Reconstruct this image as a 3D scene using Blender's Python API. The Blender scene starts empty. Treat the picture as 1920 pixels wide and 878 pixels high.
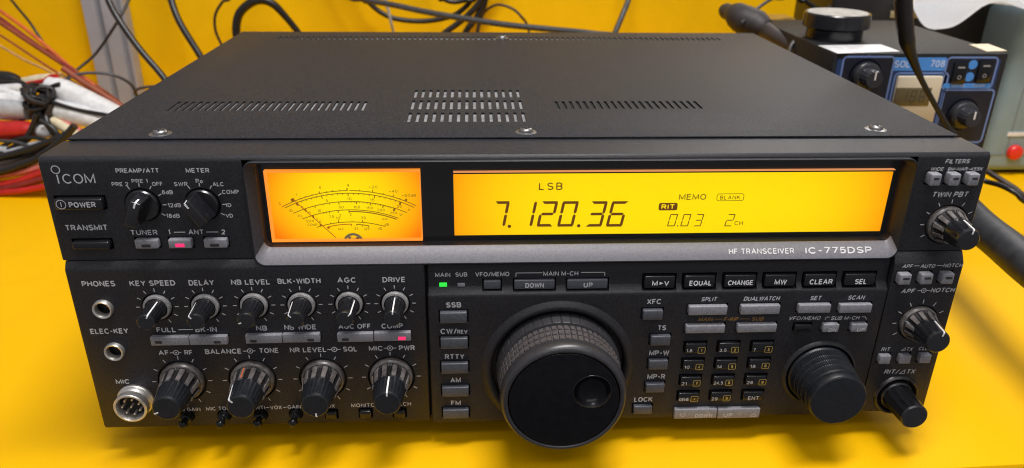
import bpy, bmesh, math, random
from mathutils import Vector, Matrix
random.seed(7)
PI = math.pi
S = bpy.context.scene
COL = S.collection

# ------------------------------------------------------------------ camera
cam = bpy.data.cameras.new("camera"); cam_o = bpy.data.objects.new("camera", cam); COL.objects.link(cam_o)
cam.sensor_width = 36; cam.lens = 36*1431.57/1920
cam.clip_start = .01; cam.clip_end = 50
cam_o.matrix_world = Matrix(((0.99867, 0.010145, -0.050564, -.025444),
                             (-0.050302, 0.407861, -0.911657, -.323357),
                             (0.011374, 0.912988, 0.407828, .250646), (0, 0, 0, 1)))
cam.dof.use_dof = True; cam.dof.focus_distance = .365; cam.dof.aperture_fstop = 11.5
S.camera = cam_o
S.cycles.filter_width = 1.1
# ------------------------------------------------------------------ room light
S.view_settings.view_transform = 'Standard'; S.view_settings.look = 'None'
S.view_settings.exposure = 0; S.view_settings.gamma = 1; S.view_settings.use_curve_mapping = False
W = bpy.data.worlds.new("World"); S.world = W; W.use_nodes = True
wn = W.node_tree.nodes; wl = W.node_tree.links
bg = wn['Background']; bg.inputs['Strength'].default_value = .42
tc = wn.new('ShaderNodeTexCoord'); sx = wn.new('ShaderNodeSeparateXYZ'); rp = wn.new('ShaderNodeValToRGB')
wl.new(tc.outputs['Generated'], sx.inputs[0])
mm_ = wn.new('ShaderNodeMath'); mm_.operation = 'MULTIPLY_ADD'; mm_.inputs[1].default_value = .5; mm_.inputs[2].default_value = .5
wl.new(sx.outputs['Z'], mm_.inputs[0]); wl.new(mm_.outputs[0], rp.inputs[0]); wl.new(rp.outputs[0], bg.inputs[0])
rp.color_ramp.elements[0].color = (.25, .24, .25, 1); rp.color_ramp.elements[1].color = (.95, .95, 1, 1)
def area(name, loc, target, sx_, sy_, power, col=(1, .97, .95)):
    l = bpy.data.lights.new(name, 'AREA'); l.shape = 'RECTANGLE'; l.size = sx_; l.size_y = sy_; l.energy = power; l.color = col
    o = bpy.data.objects.new(name, l); COL.objects.link(o); o.location = loc
    o.rotation_euler = (Vector(target)-Vector(loc)).to_track_quat('-Z', 'Y').to_euler()
    return o
area("overhead_light", (.13, -.10, 1.30), (.08, -.02, 0), .70, .20, 18.5)
area("overhead_light", (1.15, 1.8, 1.3), (.2, .2, .1), .9, .5, 11)
area("overhead_light", (.12, -.95, 1.45), (0, 0, .05), 1.7, .25, 5.5)  # added fill lamp, unseen, for the front panel and bevel highlights

# ------------------------------------------------------------------ materials
def mat(name, col, rough=.5, metal=0, spec=.5, grain=0, gscale=900, bump=0, bscale=2500, stain=None, coat=0):
    m = bpy.data.materials.new(name); m.use_nodes = True
    n = m.node_tree.nodes; l = m.node_tree.links; b = n['Principled BSDF']
    b.inputs['Base Color'].default_value = (*col, 1); b.inputs['Roughness'].default_value = rough
    b.inputs['Metallic'].default_value = metal; b.inputs['Specular IOR Level'].default_value = spec
    if coat: b.inputs['Coat Weight'].default_value = coat; b.inputs['Coat Roughness'].default_value = .1
    if grain or bump or stain:
        t = n.new('ShaderNodeTexCoord')
    if grain:
        no = n.new('ShaderNodeTexNoise'); no.inputs['Scale'].default_value = gscale; no.inputs['Detail'].default_value = 3
        mr = n.new('ShaderNodeMapRange'); mr.inputs['From Min'].default_value = .3; mr.inputs['From Max'].default_value = .7
        mr.inputs['To Min'].default_value = 1-grain; mr.inputs['To Max'].default_value = 1+grain
        mx = n.new('ShaderNodeMix'); mx.data_type = 'RGBA'; mx.blend_type = 'MULTIPLY'; mx.inputs['Factor'].default_value = 1
        mx.inputs[6].default_value = (*col, 1)
        l.new(t.outputs['Object'], no.inputs['Vector']); l.new(no.outputs['Fac'], mr.inputs['Value'])
        l.new(mr.outputs[0], mx.inputs[7]); last = mx.outputs[2]
        if stain:
            sc, c2, lo, hi = stain
            n2 = n.new('ShaderNodeTexNoise'); n2.inputs['Scale'].default_value = sc; n2.inputs['Detail'].default_value = 5
            r2 = n.new('ShaderNodeMapRange'); r2.inputs['From Min'].default_value = lo; r2.inputs['From Max'].default_value = hi
            m2 = n.new('ShaderNodeMix'); m2.data_type = 'RGBA'; m2.inputs[7].default_value = (*c2, 1)
            l.new(t.outputs['Object'], n2.inputs['Vector']); l.new(n2.outputs['Fac'], r2.inputs['Value'])
            l.new(r2.outputs[0], m2.inputs['Factor']); l.new(last, m2.inputs[6]); last = m2.outputs[2]
        l.new(last, b.inputs['Base Color'])
    if bump:
        nb = n.new('ShaderNodeTexNoise'); nb.inputs['Scale'].default_value = bscale; nb.inputs['Detail'].default_value = 2
        bp = n.new('ShaderNodeBump'); bp.inputs['Strength'].default_value = bump; bp.inputs['Distance'].default_value = .0004
        l.new(t.outputs['Object'], nb.inputs['Vector']); l.new(nb.outputs['Fac'], bp.inputs['Height']); l.new(bp.outputs[0], b.inputs['Normal'])
    return m
def emat(name, col, strength=1):
    m = bpy.data.materials.new(name); m.use_nodes = True
    b = m.node_tree.nodes['Principled BSDF']; b.inputs['Base Color'].default_value = (*[c*.4 for c in col], 1)
    b.inputs['Emission Color'].default_value = (*col, 1); b.inputs['Emission Strength'].default_value = strength
    return m
def screen_mat(name, x0, x1, z0, z1, edge, mid, strength, px=2.4, pz=1.0):
    # backlight that falls off from the lamps behind the middle of the display
    m = bpy.data.materials.new(name); m.use_nodes = True
    n = m.node_tree.nodes; l = m.node_tree.links; b = n['Principled BSDF']
    b.inputs['Base Color'].default_value = (.05, .025, .001, 1); b.inputs['Roughness'].default_value = .5; b.inputs['Specular IOR Level'].default_value = .1
    t = n.new('ShaderNodeTexCoord'); sp = n.new('ShaderNodeSeparateXYZ'); l.new(t.outputs['Object'], sp.inputs[0])
    def axis(out, a, c, p):
        r = n.new('ShaderNodeMapRange'); r.inputs['From Min'].default_value = a; r.inputs['From Max'].default_value = c
        r.inputs['To Min'].default_value = -1; r.inputs['To Max'].default_value = 1
        l.new(out, r.inputs['Value'])
        q = n.new('ShaderNodeMath'); q.operation = 'ABSOLUTE'; l.new(r.outputs[0], q.inputs[0])
        w = n.new('ShaderNodeMath'); w.operation = 'POWER'; w.inputs[1].default_value = p; l.new(q.outputs[0], w.inputs[0])
        return w.outputs[0]
    ax = axis(sp.outputs['X'], x0*.001, x1*.001, px); az = axis(sp.outputs['Z'], z0*.001, z1*.001, 2.0)
    k = n.new('ShaderNodeMath'); k.operation = 'MULTIPLY_ADD'; k.inputs[1].default_value = pz; l.new(az, k.inputs[0]); l.new(ax, k.inputs[2])
    cr = n.new('ShaderNodeValToRGB'); l.new(k.outputs[0], cr.inputs[0])
    e = cr.color_ramp.elements; e[0].position = 0; e[0].color = (*mid, 1); e[1].position = 1; e[1].color = (*edge, 1)
    l.new(cr.outputs[0], b.inputs['Emission Color']); b.inputs['Emission Strength'].default_value = strength
    return m
M = {}
M['panel'] = mat('panel_black', (.0165, .016, .0195), .42, spec=.4, grain=.4, bump=.4)
M['cover'] = mat('cover_grey', (.0165, .0172, .0215), .52, spec=.22, grain=.45, gscale=900, bump=.55, bscale=1800, stain=(520, (.085, .083, .08), .69, .76))
M['bezel'] = mat('bezel_grey', (.245, .24, .268), .45, metal=.1, grain=.12, bump=.15)
M['glossblack'] = mat('gloss_black', (.008, .008, .009), .12, spec=.4)
M['knob'] = mat('knob_black', (.010, .0105, .013), .24, spec=.7, grain=.25, gscale=400)
M['knobtop'] = mat('knob_cap', (.010, .0115, .015), .36, spec=.5, grain=.3, gscale=500)
M['knobgrey'] = mat('knob_skirt', (.30, .295, .295), .38, metal=.2, grain=.3, gscale=500)
M['outer'] = mat('outer_knob', (.018, .016, .017), .3, spec=.6, grain=.4, gscale=350)
M['ridge'] = mat('knob_ridge', (.15, .135, .13), .35, spec=.6, grain=.35, gscale=350)
M['skirt'] = mat('knob_skirt_brown', (.115, .105, .10), .35, spec=.6, grain=.4, gscale=400)
M['dial'] = mat('dial_rubber', (.075, .066, .066), .5, grain=.3)
M['dialcap'] = mat('dial_cap', (.006, .006, .008), .22, spec=.2, grain=.3, gscale=250)
M['dialrim'] = mat('dial_rim', (.032, .031, .035), .33, spec=.5, grain=.2)
M['btn'] = mat('button_grey', (.25, .25, .275), .45, grain=.2)
M['btnmid'] = mat('button_slate', (.078, .083, .10), .4, grain=.2)
M['btndark'] = mat('button_black', (.010, .010, .012), .2, spec=.5)
M['white'] = mat('print_white', (.56, .56, .58), .6)
M['dim'] = mat('print_grey', (.30, .30, .32), .6)
M['bright'] = mat('pointer_white', (.86, .86, .87), .5)
M['orange'] = mat('pointer_orange', (.75, .17, .06), .5)
M['yellowprint'] = mat('print_yellow', (.55, .40, .10), .6)
M['orangeprint'] = mat('print_orange', (.30, .15, .025), .6)
M['silver'] = mat('plated_metal', (.72, .70, .67), .36, metal=.85, grain=.15, gscale=300)
M['screw'] = mat('screw_metal', (.26, .25, .25), .35, metal=.9, grain=.3, gscale=300)
M['black'] = mat('matt_black', (.006, .006, .006), .8)
M['steel'] = mat('chassis_steel', (.22, .22, .225), .55, grain=.3, gscale=200)
M['ink'] = emat('lcd_ink', (.125, .035, .0), .9)
M['ink2'] = emat('meter_ink', (.20, .075, .0), .9)
M['redink'] = emat('meter_red_ink', (.42, .055, .0), .9)
M['ledpink'] = emat('led_red', (1, .03, .16), 1.0)
M['ledgreen'] = emat('led_green', (.03, .75, .06), 1.0)
M['leddark'] = mat('led_dark', (.035, .03, .03), .3)
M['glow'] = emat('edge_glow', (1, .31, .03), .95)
M['edge'] = emat('edge_reflection', (.9, .36, .13), .8)
M['yellowlit'] = emat('badge_letter', (1, .68, 0), 1.0)
M['brass'] = mat('brass', (.6, .5, .3), .3, metal=.8)
M['bench'] = mat('bench_yellow', (.84, .455, .001), .45, spec=.10, grain=.03, gscale=900, stain=(22, (.80, .43, .002), .55, .85))
M['wall'] = mat('wall_yellow', (.90, .53, .002), .6, spec=.12, grain=.04, gscale=30)
def glass_mat():
    m = bpy.data.materials.new('window_glass'); m.use_nodes = True
    n = m.node_tree.nodes; l = m.node_tree.links
    for x in list(n):
        if x.type != 'OUTPUT_MATERIAL': n.remove(x)
    out = [x for x in n if x.type == 'OUTPUT_MATERIAL'][0]
    tr = n.new('ShaderNodeBsdfTransparent'); tr.inputs[0].default_value = (.995, .995, .995, 1)
    gl = n.new('ShaderNodeBsdfGlossy'); gl.inputs['Roughness'].default_value = .04
    mx = n.new('ShaderNodeMixShader'); mx.inputs[0].default_value = .014
    l.new(tr.outputs[0], mx.inputs[1]); l.new(gl.outputs[0], mx.inputs[2]); l.new(mx.outputs[0], out.inputs[0])
    return m
M['glass'] = glass_mat()

# ------------------------------------------------------------------ builders (all sizes in millimetres)
ROOTS = {}
def thing(name, label, cat, loc=(0, 0, 0), group=None):
    o = bpy.data.objects.new(name, None); COL.objects.link(o); o.empty_display_size = .02
    o.location = Vector(loc)*.001; ROOTS[o] = Vector(loc)
    o['label'] = label; o['category'] = cat
    if group: o['group'] = group
    return o
def link_mesh(name, bm, material, parent=None, sharp=35, label=None, flat=False, origin=None):
    off = Vector((0, 0, 0))
    if parent is not None:
        off = ROOTS[parent]
    elif origin is not None: off = Vector(origin)
    me = bpy.data.meshes.new(name)
    for v in bm.verts: v.co = (v.co-off)*.001
    bm.normal_update()
    bm.to_mesh(me); bm.free()
    mats = material if isinstance(material, (list, tuple)) else [material]
    for m_ in mats: me.materials.append(m_)
    if not flat:
        me.shade_smooth()
        me.set_sharp_from_angle(angle=math.radians(sharp))
    o = bpy.data.objects.new(name, me); COL.objects.link(o)
    if parent is not None: o.parent = parent
    else: o.location = off*.001
    ROOTS[o] = off
    if label: o['label'] = label
    return o
def solid(name, label, cat, bm, material, origin, group=None, sharp=35):
    o = link_mesh(name, bm, material, None, sharp, label, origin=origin); o['category'] = cat
    if group: o['group'] = group
    return o
def rbox(bm, x0, x1, y0, y1, z0, z1, bev=0, seg=2, mi=0):
    b = bmesh.new(); bmesh.ops.create_cube(b, size=1)
    for v in b.verts:
        v.co = ((x0+x1)/2+v.co.x*(x1-x0), (y0+y1)/2+v.co.y*(y1-y0), (z0+z1)/2+v.co.z*(z1-z0))
    if bev: bmesh.ops.bevel(b, geom=list(b.edges), offset=bev, segments=seg, profile=.5, affect='EDGES')
    merge(bm, b, mi); return bm
def merge(bm, b, mi=0):
    vm = {}
    for v in b.verts: vm[v] = bm.verts.new(v.co)
    for f in b.faces:
        try:
            nf = bm.faces.new([vm[v] for v in f.verts]); nf.material_index = mi or f.material_index
        except ValueError: pass
    b.free()
def prism(bm, prof, x0, x1, bev=0, mi=0):
    b = bmesh.new()
    A = [b.verts.new((x0, y, z)) for y, z in prof]; B = [b.verts.new((x1, y, z)) for y, z in prof]
    n = len(prof)
    for i in range(n): b.faces.new((A[i], A[(i+1) % n], B[(i+1) % n], B[i]))
    ca = b.faces.new(A[::-1]); cb = b.faces.new(B)
    bmesh.ops.recalc_face_normals(b, faces=b.faces)
    if bev: bmesh.ops.bevel(b, geom=list(set(ca.edges) | set(cb.edges)), offset=bev, segments=3, profile=.5, affect='EDGES')
    merge(bm, b, mi); return bm
def lathe(bm, cx, cz, prof, seg=64, flute=None, mi=0, y0=0, close=True, tilt=None):
    """revolve (radius, y) round an axis pointing out of the panel; flute(theta, r, y) -> radius"""
    rings = []
    for r, y in prof:
        if r < 1e-4: rings.append([bm.verts.new((cx, y0+y, cz))]); continue
        ring = []
        for i in range(seg):
            t = 2*PI*i/seg; rr = flute(t, r, y) if flute else r
            ring.append(bm.verts.new((cx+rr*math.sin(t), y0+y, cz+rr*math.cos(t))))
        rings.append(ring)
    for a, b in zip(rings, rings[1:]):
        for i in range(seg):
            j = (i+1) % seg
            if len(a) == 1 and len(b) == 1: continue
            if len(a) == 1: f = bm.faces.new((a[0], b[i], b[j]))
            elif len(b) == 1: f = bm.faces.new((a[i], b[0], a[j]))
            else: f = bm.faces.new((a[i], b[i], b[j], a[j]))
            f.material_index = mi
    return bm
def vlathe(bm, cx, cy, prof, seg=48, mi=0):
    """revolve (radius, z) round a vertical axis"""
    rings = []
    for r, z in prof:
        rings.append([bm.verts.new((cx, cy, z))] if r < 1e-4 else
                     [bm.verts.new((cx+r*math.cos(2*PI*i/seg), cy+r*math.sin(2*PI*i/seg), z)) for i in range(seg)])
    for a, b in zip(rings, rings[1:]):
        for i in range(seg):
            j = (i+1) % seg
            if len(a) == 1: f = bm.faces.new((a[0], b[j], b[i]))
            elif len(b) == 1: f = bm.faces.new((a[i], a[j], b[0]))
            else: f = bm.faces.new((a[i], a[j], b[j], b[i]))
            f.material_index = mi
    return bm
def frame(p, u, v):
    p = Vector(p); u = Vector(u); v = Vector(v)
    return lambda a, b, d=0: p+u*a+v*b+u.cross(v)*d
FRONT = lambda y: frame((0, y, 0), (1, 0, 0), (0, 0, 1))
def poly(bm, pts, fr, d=.06, mi=0):
    f = bm.faces.new([bm.verts.new(fr(a, b, d)) for a, b in pts]); f.material_index = mi
def line(bm, pts, w, fr, d=.06, mi=0):
    for (a, b), (c, e) in zip(pts, pts[1:]):
        L = math.hypot(c-a, e-b) or 1; nx, ny = -(e-b)/L*w/2, (c-a)/L*w/2
        poly(bm, [(a-nx, b-ny), (c-nx, e-ny), (c+nx, e+ny), (a+nx, b+ny)], fr, d, mi)
def ring2d(bm, cx, cz, r, w, fr, d=.06, n=28, mi=0, a0=0, a1=2*PI):
    k = [(a0+(a1-a0)*i/n) for i in range(n+1)]
    for s, t in zip(k, k[1:]):
        poly(bm, [(cx+(r-w/2)*math.cos(s), cz+(r-w/2)*math.sin(s)), (cx+(r+w/2)*math.cos(s), cz+(r+w/2)*math.sin(s)),
                  (cx+(r+w/2)*math.cos(t), cz+(r+w/2)*math.sin(t)), (cx+(r-w/2)*math.cos(t), cz+(r-w/2)*math.sin(t))], fr, d, mi)
def disc2d(bm, cx, cz, r, fr, d=.06, n=24, mi=0):
    poly(bm, [(cx+r*math.cos(2*PI*i/n), cz+r*math.sin(2*PI*i/n)) for i in range(n)], fr, d, mi)
def rrect_pts(cx, cz, w, h, r, n=5):
    out = []
    for sx_, sz_, a in ((1, 1, 0), (-1, 1, PI/2), (-1, -1, PI), (1, -1, 3*PI/2)):
        for i in range(n+1):
            t = a+PI/2*i/n
            out.append((cx+sx_*(w/2-r)+r*math.cos(t), cz+sz_*(h/2-r)+r*math.sin(t)))
    return out
def rrect_line(bm, cx, cz, w, h, r, t, fr, d=.06, mi=0):
    p_ = rrect_pts(cx, cz, w, h, r); line(bm, p_+[p_[0]], t, fr, d, mi)
# ---- a plain grotesque stroke alphabet: centre lines in a box one unit tall
def _a(cx, cy, rx, ry, a0, a1, n=10):
    return [(cx+rx*math.cos(math.radians(a0+(a1-a0)*i/n)), cy+ry*math.sin(math.radians(a0+(a1-a0)*i/n))) for i in range(n+1)]
_o = lambda w, n=20: [_a(w/2, .5, w/2, .5, 90, 450, n)]
ALPHA = {
 'A': (.70, [[(0, 0), (.35, 1), (.70, 0)], [(.13, .33), (.57, .33)]]), 'B': (.56, [[(0, 0), (0, 1), (.30, 1)]+_a(.30, .76, .23, .24, 90, -90, 8)+[(0, .52)], [(.30, .52)]+_a(.30, .26, .26, .26, 90, -90, 8)+[(0, 0)]]),
 'C': (.66, [_a(.35, .5, .35, .5, 42, 318, 16)]), 'D': (.62, [[(.24, 0), (0, 0), (0, 1), (.24, 1)]+_a(.24, .5, .38, .5, 90, -90, 12)]), 'E': (.50, [[(.50, 1), (0, 1), (0, 0), (.50, 0)], [(0, .52), (.45, .52)]]),
 'F': (.48, [[(.48, 1), (0, 1), (0, 0)], [(0, .52), (.42, .52)]]), 'G': (.68, [_a(.35, .5, .35, .5, 42, 330, 16)+[(.68, .45), (.38, .45)]]), 'H': (.60, [[(0, 0), (0, 1)], [(.60, 0), (.60, 1)], [(0, .52), (.60, .52)]]),
 'I': (0, [[(0, 0), (0, 1)]]), 'K': (.60, [[(0, 0), (0, 1)], [(.58, 1), (0, .38)], [(.22, .6), (.60, 0)]]), 'L': (.46, [[(0, 1), (0, 0), (.46, 0)]]), 'M': (.74, [[(0, 0), (0, 1), (.37, .12), (.74, 1), (.74, 0)]]),
 'N': (.60, [[(0, 0), (0, 1), (.60, 0), (.60, 1)]]), 'O': (.70, _o(.70)), 'P': (.54, [[(0, 0), (0, 1), (.28, 1)]+_a(.28, .73, .26, .27, 90, -90, 8)+[(0, .46)]]), 'Q': (.70, _o(.70)+[[(.42, .26), (.68, -.02)]]),
 'R': (.57, [[(0, 0), (0, 1), (.30, 1)]+_a(.30, .74, .25, .26, 90, -90, 8)+[(0, .48)], [(.32, .48), (.57, 0)]]),
 'S': (.56, [_a(.28, .75, .26, .25, 25, 270, 10)[:-1]+_a(.28, .25, .28, .25, 90, -155, 10)]), 'T': (.58, [[(0, 1), (.58, 1)], [(.29, 1), (.29, 0)]]), 'U': (.60, [[(0, 1), (0, .3)]+_a(.30, .3, .30, .30, 180, 360, 10)+[(.60, 1)]]),
 'V': (.66, [[(0, 1), (.33, 0), (.66, 1)]]), 'W': (.92, [[(0, 1), (.23, 0), (.46, .95), (.69, 0), (.92, 1)]]), 'X': (.62, [[(0, 0), (.62, 1)], [(0, 1), (.62, 0)]]), 'Y': (.62, [[(0, 1), (.31, .45), (.62, 1)], [(.31, .45), (.31, 0)]]),
 'd': (.42, [_a(.21, .33, .21, .33, 0, 360, 14), [(.42, 1), (.42, 0)]]), 'o': (.44, [_a(.22, .32, .22, .32, 0, 360, 14)]), '0': (.50, _o(.50)), '1': (.20, [[(0, .78), (.20, 1), (.20, 0)]]),
 '2': (.50, [_a(.25, .72, .25, .28, 165, -30, 10)+[(0, 0), (.50, 0)]]), '3': (.50, [_a(.24, .76, .22, .24, 150, -90, 9)+_a(.24, .26, .26, .26, 90, -150, 9)]), '4': (.52, [[(.38, 0), (.38, 1), (0, .27), (.52, .27)]]),
 '5': (.50, [[(.46, 1), (.08, 1), (.03, .50)]+_a(.24, .32, .26, .32, 130, -150, 11)]), '6': (.50, [_a(.25, .32, .25, .32, 0, 360, 14), [(.0, .32)]+_a(.27, .55, .27, .45, 190, 50, 9)]), '7': (.50, [[(0, 1), (.50, 1), (.18, 0)]]),
 '8': (.50, [_a(.25, .76, .21, .24, -90, 270, 12), _a(.25, .26, .25, .26, 90, 450, 12)]), '9': (.50, [_a(.25, .68, .25, .32, 0, 360, 14), [(.50, .68)]+_a(.23, .45, .27, .45, 10, -130, 9)]),
 '.': (0, [[(0, 0), (0, .06)]]), '-': (.32, [[(0, .45), (.32, .45)]]), '/': (.36, [[(0, -.05), (.36, 1.05)]]), '+': (.46, [[(0, .45), (.46, .45)], [(.23, .22), (.23, .68)]]), ' ': (.34, []), '_': (.62, [])}
def stroke(bm, pts, w, put, mi=0):
    q = [pts[0]]
    for p_ in pts[1:]:
        if math.hypot(p_[0]-q[-1][0], p_[1]-q[-1][1]) > 1e-4: q.append(p_)
    n = len(q)
    if n < 2: return
    closed = n > 3 and math.hypot(q[0][0]-q[-1][0], q[0][1]-q[-1][1]) < 1e-3
    if closed: q = q[:-1]; n -= 1
    dirs = []
    for i in range(n if closed else n-1):
        a, c = q[i], q[(i+1) % n]; L = math.hypot(c[0]-a[0], c[1]-a[1]); dirs.append(((c[0]-a[0])/L, (c[1]-a[1])/L))
    row = []
    for i in range(n):
        if closed: d0, d1 = dirs[i-1], dirs[i]
        else: d0, d1 = dirs[max(i-1, 0)], dirs[min(i, n-2)]
        nx, ny = -(d0[1]+d1[1]), d0[0]+d1[0]; L = math.hypot(nx, ny) or 1; nx, ny = nx/L, ny/L
        k = min(1/max(nx*-d1[1]+ny*d1[0], .3), 2.2)*w/2
        row.append((bm.verts.new(put(q[i][0]+nx*k, q[i][1]+ny*k)), bm.verts.new(put(q[i][0]-nx*k, q[i][1]-ny*k))))
    for i in range(n if closed else n-1):
        a, c = row[i], row[(i+1) % n]
        bm.faces.new((a[0], a[1], c[1], c[0])).material_index = mi
def text(bm, s, cx, cz, w, h, fr, shear=0, weight=.018, space=1.05, d=.06, mi=0, rot=0):
    """letters fitted to a box of w x h"""
    wt = h*(.15+weight*2.4); gap = .27*(1+(space-1)*2.2)
    adv = 0; lay = []
    for i, c in enumerate(s):
        if i: adv += gap if c != ' ' and s[i-1] != ' ' else gap*.6
        lay.append((c, adv)); adv += ALPHA[c][0]
    sx_ = (w-wt)/adv if adv > 0 else 1; sz_ = h-wt; ca, sa = math.cos(rot), math.sin(rot)
    if len(s) == 1 and adv > 0: sx_ = min(sx_, sz_*1.25)
    tot = adv*sx_
    for c, o in lay:
        for k, pl in enumerate(ALPHA[c][1]):
            pts = [((o+x)*sx_-tot/2, z*sz_-sz_/2) for x, z in pl]
            if c in '.':
                pts = [(pts[0][0], -sz_/2-wt*.3), (pts[0][0], -sz_/2+wt*.7)]
            def put(a, b_):
                a = a+b_*shear; return fr(cx+a*ca-b_*sa, cz+a*sa+b_*ca, d+k*.004)
            stroke(bm, pts, wt, put, mi)
def tube(bm, pts, r, seg=12, sub=8, mi=0, cap=True):
    P_ = [Vector(q) for q in pts]; n = len(P_)
    R_ = list(r) if isinstance(r, (list, tuple)) else [r]*n
    C = []; Q = []
    for i in range(n-1):
        p0, p1, p2, p3 = P_[max(i-1, 0)], P_[i], P_[i+1], P_[min(i+2, n-1)]
        for k in range(sub):
            t = k/sub
            C.append(.5*((2*p1)+(p2-p0)*t+(2*p0-5*p1+4*p2-p3)*t*t+(3*p1-p0-3*p2+p3)*t**3)); Q.append(R_[i]*(1-t)+R_[i+1]*t)
    C.append(P_[-1]); Q.append(R_[-1])
    up = Vector((.13, .31, .94)); prev = None
    for i, c in enumerate(C):
        d = (C[min(i+1, len(C)-1)]-C[max(i-1, 0)]).normalized()
        s = d.cross(up); s = s.normalized() if s.length > 1e-5 else Vector((1, 0, 0)); up = s.cross(d).normalized()
        ring = [bm.verts.new(c+s*Q[i]*math.cos(2*PI*k/seg)+up*Q[i]*math.sin(2*PI*k/seg)) for k in range(seg)]
        if prev:
            for k in range(seg): bm.faces.new((prev[k], prev[(k+1) % seg], ring[(k+1) % seg], ring[k])).material_index = mi
        elif cap: bm.faces.new(ring[::-1]).material_index = mi
        prev = ring
    if cap: bm.faces.new(prev).material_index = mi
    return bm
def boolean(bm, cut):
    """bm minus cut, both bmeshes; returns a new bmesh"""
    obs = []
    for b in (bm, cut):
        bmesh.ops.recalc_face_normals(b, faces=b.faces)
        me = bpy.data.meshes.new('b'); b.to_mesh(me); b.free(); o = bpy.data.objects.new('b', me); COL.objects.link(o); obs.append(o)
    md = obs[0].modifiers.new('b', 'BOOLEAN'); md.operation = 'DIFFERENCE'; md.object = obs[1]; md.solver = 'EXACT'; md.use_self = True
    bpy.context.view_layer.update()
    ev = obs[0].evaluated_get(bpy.context.evaluated_depsgraph_get()); me = ev.to_mesh()
    out = bmesh.new(); out.from_mesh(me); ev.to_mesh_clear()
    for o in obs:
        m_ = o.data; bpy.data.objects.remove(o); bpy.data.meshes.remove(m_)
    return out
def cyl_cut(bm, cx, cz, r, y0, y1, n=40):
    lathe(bm, cx, cz, [(0, y0), (r, y0), (r, y1), (0, y1)], seg=n)

# ================================================================== THE SETTING
yb = 2.4/102  # the bench edge runs a little askew of the radio
def bench_edge(x): return -30.6+(x-155)*.0385
b = bmesh.new()
xs = (-1400, 1600)
prof = lambda e: [(e+3, -15), (e+1, -15.6), (e, -17.5), (e, -60), (e+3, -60), (e+3, -19), (700, -19), (700, -15)]
A = [b.verts.new((xs[0], y, z)) for y, z in prof(bench_edge(xs[0]))]; B = [b.verts.new((xs[1], y, z)) for y, z in prof(bench_edge(xs[1]))]
for i in range(8): b.faces.new((A[i], B[i], B[(i+1) % 8], A[(i+1) % 8]))
b.faces.new(A); b.faces.new(B[::-1]); bmesh.ops.recalc_face_normals(b, faces=b.faces)
bench = link_mesh('workbench', b, M['bench'], None, 30, 'yellow painted workbench top with a folded front edge', origin=(0, 300, -15)); bench['category'] = 'workbench'
for px_, w_ in ((88, 26), (122, 14), (-60, 9)):
    b = bmesh.new(); e_ = bench_edge(px_); rr = random.Random(int(px_))
    top_ = [b.verts.new((px_-w_/2+w_*i/7, e_+3.0+rr.uniform(.2, 1.5), -14.94)) for i in range(8)]; low_ = [b.verts.new((px_-w_/2+w_*i/7, e_+1.02, -15.5)) for i in range(8)]
    for i in range(7): b.faces.new((low_[i], low_[i+1], top_[i+1], top_[i]))
    link_mesh('paint_chip', b, mat('bare_metal', (.30, .24, .16), .6, grain=.4, gscale=400), bench, flat=True)
b = bmesh.new(); rbox(b, -1400, 1600, 640, 660, -60, 330)
wall = link_mesh('wall', b, M['wall'], None, 30, 'plain yellow back wall behind the radio and cables', origin=(0, 640, -15)); wall['category'] = 'wall'

# ================================================================== THE RADIO
T = thing('radio_transceiver', 'black desktop radio transceiver with amber backlit display and big tuning dial', 'radio')
UP, LP, CP, RP = FRONT(2.0), FRONT(0), FRONT(-.8), FRONT(-.8)
STRIP = FRONT(2.2)
holes = {'up': bmesh.new(), 'low': bmesh.new(), 'ctl': bmesh.new(), 'rt': bmesh.new()}
text_up, text_low, text_ctl, text_rt = bmesh.new(), bmesh.new(), bmesh.new(), bmesh.new()

def button(panel, box, prot, material, face_y=0, bev=.6, hole=.7, label=None, rot=0):
    """a press button standing out of its own opening in the panel; box is its front face"""
    cx, cz, w, h = box
    rbox(holes[panel], cx-w/2-hole, cx+w/2+hole, face_y-6, face_y+3.2, cz-h/2-hole, cz+h/2+hole)
    b = bmesh.new(); rbox(b, cx-w/2, cx+w/2, -prot, face_y+3.1, cz-h/2, cz+h/2, bev, 3)
    return link_mesh('button', b, material, T, 40, label)
def led(btn, box, y, material, label=None):
    cx, cz, w, h = box; b = bmesh.new(); rbox(b, cx-w/2, cx+w/2, y-.25, y+1, cz-h/2, cz+h/2, .18, 2)
    return link_mesh('indicator_lamp', b, material, btn, 40, label)
def btn_text(btn, s, box, y, material=None, **k):
    b = bmesh.new(); text(b, s, *box, FRONT(y), **k)
    return link_mesh('printed_legend', b, material or M['white'], btn, flat=True)

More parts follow.
